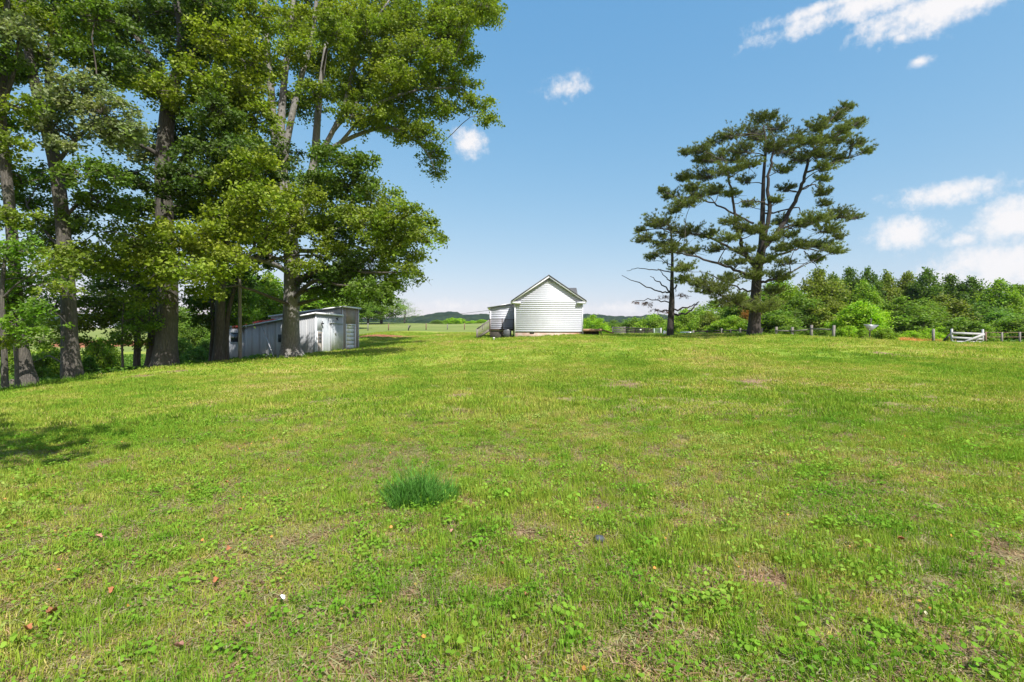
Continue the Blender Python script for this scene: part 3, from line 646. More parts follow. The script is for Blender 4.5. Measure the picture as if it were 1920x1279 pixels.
traced_tree('broadleaf_tree', 'leaning grey tree with a swollen dark scarred base at the lawn corner', 21,
    [(54,729,0,19),(50,714,0,17),(46,690,0,13.5),(40,650,0,11),(36,620,0,9.5),(32,560,0,9),(26,480,0,8.5),(18,390,0,8),(8,300,0,8),(2,220,0,7.5),(6,140,0,6.5),(12,60,0,5),(14,-40,0,3.5)],
    [[(6,290,0,4),(-20,220,0,3.4),(-40,130,.3,2.4)], [(4,200,0,4),(25,140,-.4,3),(36,60,-.6,2)]],
    T2, M['bark_dark'], 42, leaf=.14, per=70, sub=.4, dens=1.2)
TL = j([(30,465,44,30,'b'),(60,525,46,30,'b'),(15,560,44,32,'b'),(100,500,34,20,'g'),(40,610,36,22,'b'),(70,585,30,20,'b'),(-30,500,50,40,'g'),(0,640,24,12,'g'),(-40,600,40,30,'g'),(120,540,24,14,'g'),(75,640,26,12,'m')], -1.2, 1.2)
traced_tree('young_tree', 'slender young tree with bright green leaves next to a small stump', 19.5,
    [(10,734,0,7),(9,710,0,5),(8,660,0,4.4),(5,600,0,4),(4,540,0,3.4),(10,480,0,2.6),(18,440,0,1.6)], [[(6,640,0,2),(25,615,0,1.6),(50,590,0,1)], [(4,560,0,2),(35,530,0,1.4),(70,510,0,.9)]],
    TL, M['bark_dark'], 51, leaf=.13, per=34, sub=.34, dens=1.5)
TS = j([(230,585,46,26,'b'),(270,600,34,20,'b'),(195,600,30,18,'g'),(240,625,34,14,'b'),(205,560,34,20,'g'),(265,560,34,20,'g'),(210,640,22,9,'b'),(255,645,20,8,'g')], -1, 1.2)
traced_tree('sapling', 'thin sapling with light green leaves between the big trunks', 28,
    [(231,699,0,2.6),(230,680,0,2),(229,650,0,1.8),(230,610,0,1.6),(232,570,0,1)], [], TS, M['twig'], 61, leaf=.15, per=36, sub=.42, dens=1.5)
TB = j([(250,560,40,26,'m'),(240,600,30,18,'m'),(280,540,36,24,'m'),(225,520,36,26,'d'),(270,500,40,26,'d'),(200,540,34,22,'m')], 0, 2)
traced_tree('young_tree', 'slim dark stem with low green leaves beside the twin trunk', 30,
    [(257,695,0,7.5),(257,680,0,6),(258,640,0,5.5),(256,590,0,5),(258,540,0,4),(262,480,0,2.5)], [], TB, M['bark_dark'], 66, leaf=.17, per=38, sub=.45, dens=1.5)
TB2 = j([(150,600,40,22,'g'),(170,570,34,22,'m'),(115,610,34,18,'g'),(105,570,34,22,'m'),(140,640,30,12,'g'),(60,680,24,9,'m'),(110,665,26,10,'b')], 0, 2)
traced_tree('young_tree', 'low leafy understorey tree behind the flared trunk', 27,
    [(116,702,0,3),(116,680,0,2.4),(118,640,0,2),(124,600,0,1.6),(130,560,0,1)], [], TB2, M['twig'], 71, leaf=.15, per=38, sub=.42, dens=1.5)

# the old pine and the dying one next to it (traced in an enlarged crop)
def zc(x, y): return 1140+x/2.7212, 180+y/2.7212
PD = 41.0
def pine(name, label, d, trunk, limbs, clumps, dead, seed, barkm, each=16):
    bx, by = zc(*trunk[0][:2]); b = P(bx, by, d); b[2] = gz(b[0], b[1]); root = empty(name, b); rng = np.random.default_rng(seed)
    k = d/F/2.7212
    def W(x, y, dd): px, py = zc(x, y); return P(px, py, d+dd)
    pts = [W(x, y, dd) for x, y, dd, r in trunk]; pts[0][2] = b[2]-.3
    p, r = resample(pts, [q[3]*k for q in trunk], max(16, len(trunk)*4)); skel = list(zip(p[4:], r[4:]))
    mb = MB(b); mb.tube(p, r, 18, True, .07, seed, flare=4); mb.build('trunk', barkm, root, True)
    for i, lm in enumerate(limbs):
        pts = [W(x, y, dd) for x, y, dd, r in lm]; p, r = resample(pts, [q[3]*k*.82 for q in lm], len(lm)*4)
        p[1:-1] += rng.normal(size=(len(p)-2, 3))*.05
        skel += list(zip(p[3:], r[3:])); mb = MB(b); mb.tube(p, r, 8, True, .08, seed+i); mb.build('limb', barkm, root, True)
    S_ = np.array([q for q, _ in skel]); R_ = np.array([q for _, q in skel]); cr = Crown(seed); spine = trunk[len(trunk)//2]
    for (x, y, rx, ry, *rest) in clumps:
        px, py = zc(x, y); off = (x-790)/560; lim = 3.6*math.sqrt(max(.08, 1-off*off))
        dd = rest[0] if rest else rng.uniform(-lim, lim)
        c = P(px, py, d+dd); rad = np.array((rx*k, (rx*.55+ry*.45)*k, ry*k*.95))
        dv = S_-c; dist = np.linalg.norm(dv, axis=1)+np.maximum(0, dv[:, 2]+.1)*2.5
        jj = int(np.argmin(dist)); L = np.linalg.norm(S_[jj]-c)
        if L > .5: cr.branch(S_[jj], c, min(R_[jj]*.6, .03+.014*L), .02, sag=.03, seg=7)
        hub = W(x-(x-spine[0])*.35, y+60, dd*.5)
        t = np.array((.17, .205, .055))*(1.25 if rng.uniform() < .3 else rng.uniform(.75, 1.05))
        n = int(110+440*rx*ry/4000)
        for _ in range(5):          # woody fingers that carry the tufts
            e = c+rng.normal(size=3)*rad*.6; cr.twig([S_[jj] if L < 1.2 else c, (c+e)/2, e], [.025, .018, .008], 3)
        cr.tufts(c, rad, t, n, hub, .3, each)
    cr.build(root, b, M['needle'], M['twig'])
    if dead:
        dn = Crown(seed+5)
        for x, y, rx, ry in dead:
            px, py = zc(x, y); c = P(px, py, d+rng.uniform(-.3, .3)); dn.tufts(c, (rx*k, .35, ry*k), (.26, .13, .09), int(rx*1.2), c+np.array((0, 0, 1.)), .22, 10, .022, -.3)
        o = dn.build(root, b, M['needle'], M['twig'], 'dead_needle_spray'); o['label'] = 'brown dead needles on low branches'
    tag(root, label, 'pine tree'); return root
pine('pine_tree', 'big old pine with spreading needle plates behind the rail fence', PD,
    [(745,1222,0,40),(745,1195,0,33),(747,1150,0,28),(755,1000,0,23),(765,880,0,22),(785,770,0,19),(786,700,.2,14),(790,560,.3,11),(795,400,.4,8),(806,250,.4,6),(792,150,.4,3)],
    [[(768,860,-.2,15),(798,720,-.4,14),(823,590,-.6,12),(815,460,-.8,9),(835,340,-1,7),(850,230,-1,4)],
     [(775,800,.2,15),(860,700,.3,14.5),(928,590,.2,13),(975,490,0,11.5),(1008,390,-.2,9.5),(1040,270,-.3,7),(1105,165,-.4,4.5),(1180,75,-.4,2)],
     [(755,890,-.1,14),(692,780,-.6,11),(662,690,-.9,9),(642,560,-1.2,7.5),(620,440,-1.5,6),(600,330,-1.6,4)],
     [(752,930,-.2,9),(715,915,-.8,8.5),(640,885,-1.4,8),(540,850,-1.8,7),(430,815,-2,5),(330,800,-2,2.5)],
     [(745,840,.2,9),(660,795,.8,8),(580,752,1.2,7),(480,712,1.6,6),(350,690,1.8,4.5),(200,680,1.8,2)],
     [(742,650,.3,7),(640,600,0,6),(550,555,-.4,5),(450,520,-.6,4),(330,510,-.8,2)],
     [(752,1000,0,6),(690,990,-.8,5),(600,950,-1.2,4),(500,900,-1.4,2.5)],
     [(750,1100,-.2,9),(690,1080,-1,8),(630,1045,-1.6,7),(570,1015,-1.8,4)],
     [(760,960,-.2,9),(840,935,-.8,8),(905,912,-1,7),(938,898,-1,5)],
     [(780,860,.2,8),(900,800,.8,6.5),(1000,780,1,5),(1120,795,1,2.5)],
     [(880,680,.3,7),(1000,640,-.2,6),(1120,620,-.5,4.5),(1270,627,-.6,2)],
     [(980,480,0,5),(1030,455,.6,4),(1070,465,1,3),(1110,510,1.2,1.6)],
     [(1008,390,-.2,6),(1100,355,.2,5),(1200,325,.3,3.6),(1345,285,.3,1.5)],
     [(1035,290,-.3,5),(1130,225,-.8,4),(1220,170,-1,3),(1300,120,-1,1.3)],
     [(790,600,.2,6),(850,595,.9,5),(960,570,1.2,4),(990,605,1.2,2)],
     [(820,560,-.6,5),(770,540,-1.2,4),(700,535,-1.6,3),(640,560,-2,1.6)],
     [(760,990,-.5,3.5),(780,1000,-.75,3.2),(772,1040,-.8,3),(760,1052,-.8,2)],
     [(905,640,.3,5),(940,690,.8,3.6),(968,720,1,1.8)],
     [(1000,790,1,3.6),(1040,840,1,3),(1075,880,1,1.6)]],
    [(760,700,60,30,-1.5),(830,740,50,26,-1.5),(700,800,60,26,-1.5),(640,650,60,22),(900,720,60,26),(720,560,46,16),(850,545,46,16),(970,665,60,26),(660,860,60,22,-1.5),(560,790,60,22),(900,860,56,24),(780,220,70,34),(660,330,60,28),(1000,250,70,34),(880,390,60,22),(900,290,60,34),(700,440,50,20),(1180,180,50,22),(1080,240,60,30),(500,330,60,26),(450,480,60,24),(790,130,65,34),(740,190,85,38),(860,170,65,36),(640,205,70,34),(560,235,56,28),(480,285,62,28),(410,295,44,20),(570,325,100,36),(700,285,90,40),(830,285,90,42),(940,225,80,40),(1040,175,70,36),(1130,125,60,32),(1190,70,34,30),(1235,60,16,16),
     (1250,150,50,24),(1290,128,22,10),(1150,230,80,34),(1250,250,54,24),(1310,287,44,12),(1050,310,80,36),(1150,330,80,32),(960,330,60,32),(1090,375,60,24),(520,415,100,32),(405,425,50,26),(620,395,80,28),(720,365,60,28),(325,515,54,24),
     (420,560,84,30),(480,510,84,28),(560,495,70,28),(350,592,40,16),(285,485,22,12),(640,510,52,22),(900,480,50,20),(1090,500,44,36,1.2),(1100,555,36,20),(1080,430,44,16),(880,650,56,34),(1050,640,84,28),(1150,620,80,28),(1245,625,44,14),
     (1100,690,84,28),(1170,720,36,14),(960,770,64,28),(1060,770,84,32),(1140,800,50,24),(1050,840,50,22),(880,790,54,28),(700,690,56,34,-1.5),(620,740,64,24),(800,850,56,32,-1.2),
     (290,660,104,28,1.8),(430,700,104,28,1.6),(530,715,74,24),(200,740,64,22,1.6),(290,765,74,24),(340,800,94,28,-2),(440,800,54,20),(240,825,44,14),(400,890,60,34,-1.6),(395,945,44,24,-1.4),(170,690,30,10,1.8),
     (560,1000,110,50,-1.6),(480,960,54,34,-1.4),(640,1060,90,42,-1.6),(780,1095,92,50,-1.4),(750,930,64,40,-1),(860,940,70,42),(620,940,54,32),(840,1010,54,40)],
    None, 91, M['bark_pine'], 18)
def snag():
    return pine('dying_pine', 'half-dead conifer with bare grey branches and brown needles beside the pine', 46,
    [(315,1222,0,20),(317,1190,0,17),(325,1060,0,14.5),(326,980,0,10),(327,900,0,8),(328,820,0,6.5),(322,700,0,4.5),(306,640,0,2)],
    [[(320,1000,0,5),(270,1000,-.3,4.2),(180,965,-.8,3.2),(70,915,-1,1.4)],[(322,1000,0,5),(262,950,.4,3.6),(215,920,.6,1.6)],[(326,900,0,4),(230,885,.5,3),(150,880,.6,2),(95,892,.6,1.2)],
     [(328,1095,-.1,6),(400,1080,-.6,5),(460,1062,-.8,2.4)],[(328,1112,0,7),(390,1112,.4,6),(430,1085,.6,5),(465,1050,.8,3)],[(324,880,0,3.2),(280,840,0,2.4),(240,800,0,1.4)],[(326,780,0,4),(370,730,.3,3),(440,640,.5,1.4)],
     [(318,700,0,3),(240,650,0,2.2),(140,668,0,1)],[(326,950,.1,4),(290,920,.6,3),(255,880,.8,1.6)],[(318,1055,0,4),(230,1042,-.4,3),(125,1050,-.6,1.4)],[(328,1000,0,4),(350,960,.3,3),(345,1000,.6,2)],[(318,1095,0,4),(270,1098,-.3,3),(235,1090,-.4,1.6)],[(324,860,0,3),(290,850,-.4,2),(225,840,-.6,1.2)]],
    [(300,650,36,14,0.),(240,665,44,14,0.),(330,690,34,14,.2),(280,720,30,14,.3),(380,720,26,12,.3),(340,770,30,12,0.)],
    [(290,1018,46,12),(200,1050,62,9),(290,1092,46,16),(370,1008,36,14),(240,1085,30,12),(150,1050,24,6),(395,1015,24,10)], 97, M['bark_pine'], 14)
snag()

# ------------------------------------------------------------------ woodland trees: a few kinds, copied and tinted singly
def kind_tree(seed, h, w, lean_low, per, leaf, sub, name, dens=1.0, trunk_r=.2, tint=(1, 1, 1)):
    """free-standing tree of height h and crown width w at the origin; returns an Empty with trunk and crown"""
    rng = np.random.default_rng(seed); root = empty(name, (0, 0, 0))
    top = h*.82; pts = [(0, 0, -.4), (rng.normal()*.1, rng.normal()*.1, h*.25), (rng.normal()*.3, rng.normal()*.3, h*.55), (rng.normal()*.4, rng.normal()*.4, top)]
    p, r = resample(pts, [trunk_r*1.35, trunk_r, trunk_r*.7, trunk_r*.2], 14); mb = MB(); mb.tube(p, r, 8, True, .06, seed, flare=3); mb.build('trunk', M['bark_dark'], root, True)
    cr = Crown(seed); nb = int(9+h*1.1)
    for k in range(nb):
        t = (k+.5)/nb; z = h*(lean_low+(.93-lean_low)*t); prof = math.sin(min(1, (t*.92+.16))*math.pi)**.55
        a = k*2.4+rng.uniform(-.4, .4); rr = w/2*prof*rng.uniform(.45, .78)
        br = w/2*prof*rng.uniform(.3, .5)+.35
        c = np.array((math.cos(a)*rr, math.sin(a)*rr, z)); jj = int(np.clip(np.searchsorted(p[:, 2], z-.8-rr*.35), 1, 12))
        cr.branch(p[jj], c, .05, .02, .06, 4, 4); cr.blob(c, (br, br, br*rng.uniform(.6, .85)), np.array((.2, .275, .042))*rng.uniform(.85, 1.15), leaf, dens, per, sub, flat=.7)
    cr.build(root, (0, 0, 0), M['leaf'], M['twig']); return root
KINDS = {
    'round': kind_tree(201, 12, 8, .22, 44, .34, .8, 'woodland_tree', 1.5),
    'tall': kind_tree(202, 15, 8, .25, 44, .36, .85, 'woodland_tree', 1.5),
    'broad': kind_tree(203, 11, 10, .15, 44, .34, .85, 'woodland_tree', 1.4),
    'airy': kind_tree(204, 12, 8, .2, 36, .3, .8, 'woodland_tree', 1.0),
    'low': kind_tree(205, 6, 6, .1, 44, .26, .62, 'small_tree', 1.5, .12),
    'bush': kind_tree(206, 2.6, 3.2, .12, 40, .19, .4, 'shrub', 1.4, .05),
    'wisp': kind_tree(207, 12, 9, .12, 16, .22, .9, 'misty_tree', .6),
}
KH = dict(round=12, tall=15, broad=11, airy=12, low=6, bush=2.6, wisp=12); KW = dict(round=8, tall=8, broad=10, airy=8, low=6, bush=3.2, wisp=9)
used = set(); trng = random.Random(12)
def put(kind, px, top, wpx, d, tint, label, cat, group=None, name=None, base=None):
    X = (px-CX)/F*d; z0 = gz(X, d) if base is None else EYE+(CY-base)/F*d
    h = EYE+(CY-top)/F*d-z0; w = wpx/F*d
    o = KINDS[kind] if kind not in used else copy_tree(KINDS[kind]); used.add(kind)
    o.location = (X, d, z0); sw = w/KW[kind]; o.scale = (sw, sw*trng.uniform(.9, 1.1), h/(KH[kind]*.97)); o.rotation_euler = (0, 0, trng.uniform(0, 6.28))
    for ch in o.children:
        if ch.name.startswith('crown'): ch.color = rgba(tint)
    if name: o.name = name
    if 'group' in o: del o['group']
    tag(o, label, cat, group); return o
GB, GD, GO, GM, GL, GT = (1.15, 1.3, .8), (.55, .68, .6), (1.05, .95, .9), (.85, 1.0, .8), (1.5, 1.75, .7), (.75, 1.0, 1.15)
WG = 'trees of the wood behind the fence'
for px, top, w, d, k in [(1592,499,62,92,'tall'),(1626,502,60,92,'round'),(1700,508,66,94,'tall'),(1738,503,74,90,'round'),(1780,512,66,90,'tall'),(1822,519,80,88,'round'),(1560,512,60,90,'tall'),(1662,508,60,94,'round')]:
    put(k, px, top, w, d, GD if d < 93.5 else GO, 'dark green tree in the back row of the wood behind the fence' if d < 93.5 else 'dull olive tree among the dark ones in the back row of the wood', 'tree', WG)
put('broad',1535,502,120,76,GO,'wide olive-green tree at the left end of the wood right of the pine','tree')
put('round',1460,520,100,64,GB,'bright mid-green tree close behind the old pine trunk','tree')
put('airy',1500,548,96,61,GM,'loose green tree behind the leaning rail fence posts','tree')
put('broad',1548,555,90,60,GO,'olive tree over the last tall post of the rail fence','tree')
put('low',1612,566,84,52,GL,'glowing lime-green small tree left of the grey triangle sign','tree')
put('round',1618,526,70,72,GB,'fresh green round-topped tree above the lime-green small tree','tree')
put('airy',1688,556,112,58,GM,'open tree with visible dark forked trunk right of the triangle sign','tree')
put('broad',1765,552,120,62,GO,'broad dull green tree behind the lone fence post','tree')
put('round',1732,560,90,60,GM,'leafy mid-green tree between the forked tree and the white gate','tree')
put('broad',1840,566,110,60,GT,'bluish-green bushy tree behind the white gate','tree')
put('round',1872,524,84,80,GB,'brighter green crown rising behind the white gate','tree')
put('tall',1912,532,70,82,GM,'tree at the far right end of the back row above the pipe fence','tree')
put('low',1905,592,90,54,GM,'low green tree behind the pipe fence','tree')
put('tall',1985,530,90,80,GM,'tree of the wood beyond the pipe fence end','tree')
put('broad',1990,560,120,62,GM,'broad tree of the wood beyond the pipe fence end','tree')
put('low',1800,596,80,52,GM,'small leafy tree beside the weathered brace post','tree')
put('low',1450,580,80,56,GM,'small tree at the foot of the old pine on its right','tree')
put('round',1395,548,84,66,GM,'mid-green tree seen through the low boughs of the pine','tree')
put('broad',1340,562,110,106,GB,'yellow-green tree left of the pine trunk behind the parked car','tree')
put('low',1328,584,56,98,GO,'rounded olive shrub-like tree between the two conifers','tree')
put('low',1285,580,60,99,GB,'light green small tree right behind the half-dead conifer','tree')
put('low',1375,592,60,58,GB,'light green small tree just left of the pine trunk','tree')
put('low',1405,575,44,60,(2.1,.75,1.2),'rusty orange small tree glimpsed behind the pine trunk','tree')
put('low',1226,590,70,130,GB,'light green tree behind the board fence','tree', 'low trees beyond the board fence')
put('low',1190,596,60,140,GM,'mid-green tree behind the pale board fence end','tree', 'low trees beyond the board fence')
put('broad',1112,590,60,110,GL,'bright green tree at the right corner of the white house','tree')
put('broad',1150,600,60,150,GM,'green tree in the dip beyond the wooden ramp','tree')
SG = 'weedy shrubs along the rail fence'
for px, top, w, d, wh in [(1490,612,34,50,'behind the third post of the leaning rail fence'),(1590,613,40,48,'right of the last tall rail fence post'),(1660,618,36,46,'right of the grey triangle sign'),(1540,616,34,49,'behind the last span of the leaning rail fence'),
        (1710,622,40,48,'right of the reddish dry grass'),(1740,618,36,50,'behind the lone fence post'),(1470,614,34,52,'between the first two rail fence posts right of the pine'),(1850,622,40,52,'behind the right post of the white gate'),
        (1885,622,36,54,'behind the rusty pipe fence'),(1620,618,30,47,'under the grey triangle sign'),(1512,618,24,47,'behind the middle span of the leaning rail fence'),(1350,604,44,60,'behind the dark sagging rail fence'),
        (1314,606,30,99,'right of the parked silver car'),(1262,604,24,99,'left of the parked silver car'),(1765,615,34,52,'behind the dark slanting brace timber'),(1825,610,40,54,'behind the middle of the white gate')]:
    put('bush', px, top, w, d, trng.choice((GB, GM, GM, GL)), 'green shrub '+wh, 'shrub', SG)
put('low',848,596,34,250,GL,'low bright green tree on the far pasture edge','tree','small trees on the far pasture edge')
put('low',862,597,30,255,GL,'low bright green tree on the far pasture edge','tree','small trees on the far pasture edge')
put('low',886,601,24,250,GL,'low bright green tree on the far pasture edge','tree','small trees on the far pasture edge')
put('low',904,599,28,245,GL,'low bright green tree on the far pasture edge','tree','small trees on the far pasture edge')
put('low',820,600,30,270,GM,'low bright green tree on the far pasture edge','tree','small trees on the far pasture edge')
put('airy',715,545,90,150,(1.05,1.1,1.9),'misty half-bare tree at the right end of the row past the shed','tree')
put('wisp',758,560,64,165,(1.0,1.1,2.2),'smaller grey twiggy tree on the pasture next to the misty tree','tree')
put('airy',690,556,70,140,GM,'green tree behind the taupe shed front on the pasture','tree')
put('round',655,552,80,110,GM,'tree showing above the tall shed roof','tree')
put('round',590,536,110,85,GB,'light green tree behind the shed to the right of the grey trunk','tree')
put('round',505,510,110,62,GB,'fresh green tree rising behind the low shed roof left of the grey trunk','tree')
put('tall',455,490,110,66,GM,'darker green tree behind the utility pole','tree')
put('broad',300,560,120,110,GM,'distant green tree seen between the left trunks','tree')
put('broad',20,575,120,120,GM,'distant green tree seen past the leaning tree','tree')
put('low',360,600,70,55,GM,'small tree in the dip behind the dark multi-stemmed tree','tree')
put('round',-60,480,160,40,GM,'leafy tree beyond the lawn corner','tree')
o = put('broad',-700,400,200,30,GM,'spreading tree beside the viewer, its shade on the lawn','tree'); o.location = (-8.5, -1.0, gz(-8.5, -1.0)); o.scale = (1.0, 1.0, 1.35)
for px, top, w, d, wh in [(185,640,44,38,'right of the flared slim trunk, below the clay bank'),(205,652,40,42,'behind the thin sapling'),(85,650,50,36,'between the leaning grey tree and the flared trunk'),(60,672,44,30,'right behind the leaning grey tree'),(340,640,50,44,'just right of the massive twin trunk'),(370,655,44,40,'left of the dark multi-stemmed tree'),(40,655,44,40,'left of the leaning grey tree'),(165,672,34,31,'at the foot of the flared slim trunk'),(385,640,36,48,'behind the dark multi-stemmed tree')]:
    put('bush', px, top, w, d, trng.choice((GB, GM, GT)), 'low shrub on the bank '+wh, 'shrub', 'shrubs under the left trees')

# ------------------------------------------------------------------ white house
HY = 49.5; K = HY/F
HX0, HX1 = .26, 7.30; PEAKX = (HX0+HX1)/2; Z0, ZE, ZP = 2.53, 5.80, 8.2; HL = 12.0; SL = (ZP-ZE)/((HX1-HX0)/2)
hb = np.array((PEAKX, HY, gz(PEAKX, HY))); house = empty('house', hb)
tag(house, 'small white clapboard house with steep gable end and brick-red stained foundation', 'house')
def hp(name, mb, mat, parent=house, smooth=False): return mb.build(name, mat, parent, smooth)
m = MB(hb); m.prism([(HX0, HY+.03, Z0), (HX1, HY+.03, Z0), (HX1, HY+.03, ZE), (PEAKX, HY+.03, ZP), (HX0, HY+.03, ZE)], (0, HL, 0)); hp('wall', m, M['siding'])
m = MB(hb); m.box(HX0+.06, HX1-.12, HY+.06, HY+HL-.06, .9, Z0+.02); hp('foundation', m, M['foundation'])
c = .2; z = Z0; i = 0
while z < ZP-.55:
    z1 = z+c; hw = lambda q: (HX1-HX0)/2 if q <= ZE else (ZP-q)/SL
    a0, a1 = hw(z), hw(z1); m = MB(hb)
    if a1 > .35:
        yb, yt = HY-.008, HY+.012
        m.add([(PEAKX-a0, yb, z), (PEAKX+a0, yb, z), (PEAKX+a1, yt, z1), (PEAKX-a1, yt, z1), (PEAKX-a0, HY+.034, z), (PEAKX+a0, HY+.034, z), (PEAKX+a1, HY+.034, z1), (PEAKX-a1, HY+.034, z1)],
              [(0,1,2,3),(0,4,5,1),(3,2,6,7),(0,3,7,4),(1,5,6,2)]); hp('siding_board', m, M['siding'])
    z = z1
for x in (HX0-.012, HX1-.085):
    m = MB(hb); m.box(x, x+.1, HY-.03, HY+.04, Z0-.35 if x > 5 else Z0-.55, ZE-.02); hp('corner_board', m, M['trim'])
OV, RT = .30, .16      # rake overhang towards the camera, roof thickness
for s in (-1, 1):
    ex = PEAKX+s*((HX1-HX0)/2+.3); ez = ZE-.3*SL+.08; pz = ZP+.08
    m = MB(hb); m.prism([(PEAKX, HY-OV-.06, pz), (ex+s*.05, HY-OV-.06, ez-.03), (ex+s*.05, HY-OV-.06, ez+.09), (PEAKX, HY-OV-.06, pz+.13)], (0, HL+2*OV, 0)); hp('roof', m, M['shingle'])
    m = MB(hb); m.prism([(PEAKX, HY-OV-.02, pz-.2), (ex, HY-OV-.02, ez-.16), (ex, HY-OV-.02, ez+.0), (PEAKX, HY-OV-.02, pz-.0)], (0, .025, 0)); hp('rake_board', m, M['trim'])
    m = MB(hb); m.prism([(PEAKX, HY-OV+.01, pz-.16), (ex, HY-OV+.01, ez-.13), (ex, HY-OV+.01, ez-.02), (PEAKX, HY-OV+.01, pz-.02)], (0, OV-.03, 0)); hp('soffit', m, M['soffit'])
    x0, x1 = sorted((ex-.0*s, ex-s*.92)); m = MB(hb); m.box(x0, x1, HY-OV-.01, HY+.05, ez-.25, ez-.05); hp('eave_return', m, M['trim'])
    x0, x1 = sorted((ex, ex+s*.1)); m = MB(hb); m.box(x0, x1, HY-OV+.02, HY+HL+OV, ez-.06, ez+.05); hp('gutter', m, M['trim'])
m = MB(hb); m.prism([(PEAKX-.42, HY-.035, ZP-.62), (PEAKX+.42, HY-.035, ZP-.62), (PEAKX, HY-.035, ZP-.28)], (0, .06, 0)); vent = hp('gable_vent', m, M['soffit'])
for q in range(3):
    m = MB(hb); w = .36-.1*q; m.bar((PEAKX-w, HY-.045, ZP-.58+.085*q), (PEAKX+w, HY-.045, ZP-.58+.085*q), .02, .03); hp('louvre', m, M['trim'], vent)
m = MB(hb); m.box(PEAKX-1.95, PEAKX-1.5, HY+.035, HY+.09, Z0-.18, Z0-.02); hp('crawl_vent', m, M['black'])
# cross gable on the right roof slope
m = MB(hb); m.prism([(5.0, HY+3.0, 5.7), (5.0, HY+6.0, 5.7), (5.0, HY+6.0, 6.3), (5.0, HY+4.5, 7.58), (5.0, HY+3.0, 6.3)], (2.25, 0, 0)); dm = hp('dormer', m, M['shingle'])
# lean-to addition on the left, set back
AY = 54.0; ax0, ax1 = -2.46, HX0
m = MB(hb); m.prism([(ax0, AY, 2.9), (ax1, AY, 2.9), (ax1, AY, 5.75), (ax0, AY, 5.32)], (0, 4.5, 0)); ad = hp('lean_to_wall', m, M['siding'])
z = 2.92
while z < 5.5:
    m = MB(hb); xl = ax0 if z+.2 < 5.3 else ax0+(z+.2-5.32)/.43*2.72
    if xl < ax1-.3: m.prism([(xl, AY-.014, z), (xl, AY-.003, z+.2), (xl, AY-.002, z+.2), (xl, AY-.002, z)], (ax1-xl, 0, 0)); hp('siding_board', m, M['siding'], ad)
    z += .2
m = MB(hb); m.prism([(ax0-.3, AY-.35, 5.3), (ax1, AY-.35, 5.82), (ax1, AY-.35, 5.9), (ax0-.3, AY-.35, 5.38)], (0, 5.1, 0)); hp('lean_to_roof', m, M['metal_roof'])
m = MB(hb); m.box(ax0-.012, ax0+.09, AY-.05, AY, 2.4, 5.3); hp('corner_board', m, M['trim'])
m = MB(hb); m.box(ax0-.1, ax0-.03, AY-.12, AY-.02, 4.75, 5.1); m.bar((ax0-.06, AY-.06, 4.75), (ax0-.06, AY-.06, 3.1), .03, .03); hp('electric_meter', m, M['steel'])
# back deck with stairs
db = np.array((-1.0, 52.6, gz(-1.0, 52.6))); deck = empty('deck', db); tag(deck, 'brown wooden deck with balustrade and stairs on the left of the house', 'deck')
dz, dy0, dy1, dx0, dx1 = 2.93, 51.4, AY-.04, -2.4, HX0-.03
for q in range(12):
    y0 = dy0+q*(dy1-dy0)/12; m = MB(db); m.box(dx0, dx1, y0+.01, y0+(dy1-dy0)/12-.012, dz-.04, dz); m.build('deck_board', M['deck'], deck)
m = MB(db); m.box(dx0, dx1, dy0-.04, dy0-.002, dz-.24, dz-.045); m.build('fascia', M['deck'], deck)
m = MB(db); m.box(dx0+.1, dx1-.7, dy0+.05, dy0+.09, 1.6, dz-.25); m.build('skirting', M['wood_dark'], deck)
posts = [(dx0+.05, dy0), (dx0+1.35, dy0), (dx1-.08, dy0)]
for x, y in posts:
    m = MB(db); m.box(x-.05, x+.05, y-.11, y-.045, 1.55, dz+1.04); m.build('post', M['deck'], deck)
m = MB(db); m.box(dx0, dx1, dy0-.12, dy0-.03, dz+.96, dz+1.0); m.build('top_rail', M['deck'], deck)
m = MB(db); m.box(dx0, dx1, dy0-.1, dy0-.05, dz+.08, dz+.13); m.build('bottom_rail', M['deck'], deck)
n = 20
for q in range(n):
    x = dx0+.15+q*(dx1-dx0-.25)/n; m = MB(db); m.box(x-.018, x+.018, dy0-.095, dy0-.06, dz+.13, dz+.96); m.build('baluster', M['deck'], deck)
sx0, sz0 = dx0, dz; sx1, sz1 = -3.78, gz(-3.78, 51.6)
for q in range(6):
    t = (q+.5)/6; x = sx0+(sx1-sx0)*t; zz = sz0+(sz1-sz0)*(q+.8)/6.2; m = MB(db); m.box(x-.14, x+.14, 51.45, 52.5, zz-.04, zz); m.build('stair_tread', M['deck'], deck)
for y in (51.42, 52.53):
    m = MB(db); m.bar((sx0, y, sz0-.1), (sx1, y, sz1+.02), .04, .24); m.build('stringer', M['wood_grey'], deck)
    m = MB(db); m.bar((sx0, y-.05, sz0+.95), (sx1, y-.05, sz1+.98), .05, .09); m.build('stair_rail', M['wood_grey'], deck)
    m = MB(db); m.box(sx1-.05, sx1+.05, y-.1, y, sz1-.1, sz1+1.0); m.build('post', M['wood_grey'], deck)
    for q in range(9):
        t = (q+.6)/9; x = sx0+(sx1-sx0)*t; zz = sz0+(sz1-sz0)*t; m = MB(db); m.box(x-.02, x+.02, y-.07, y-.03, zz+.0, zz+.93); m.build('baluster', M['wood_grey'], deck)
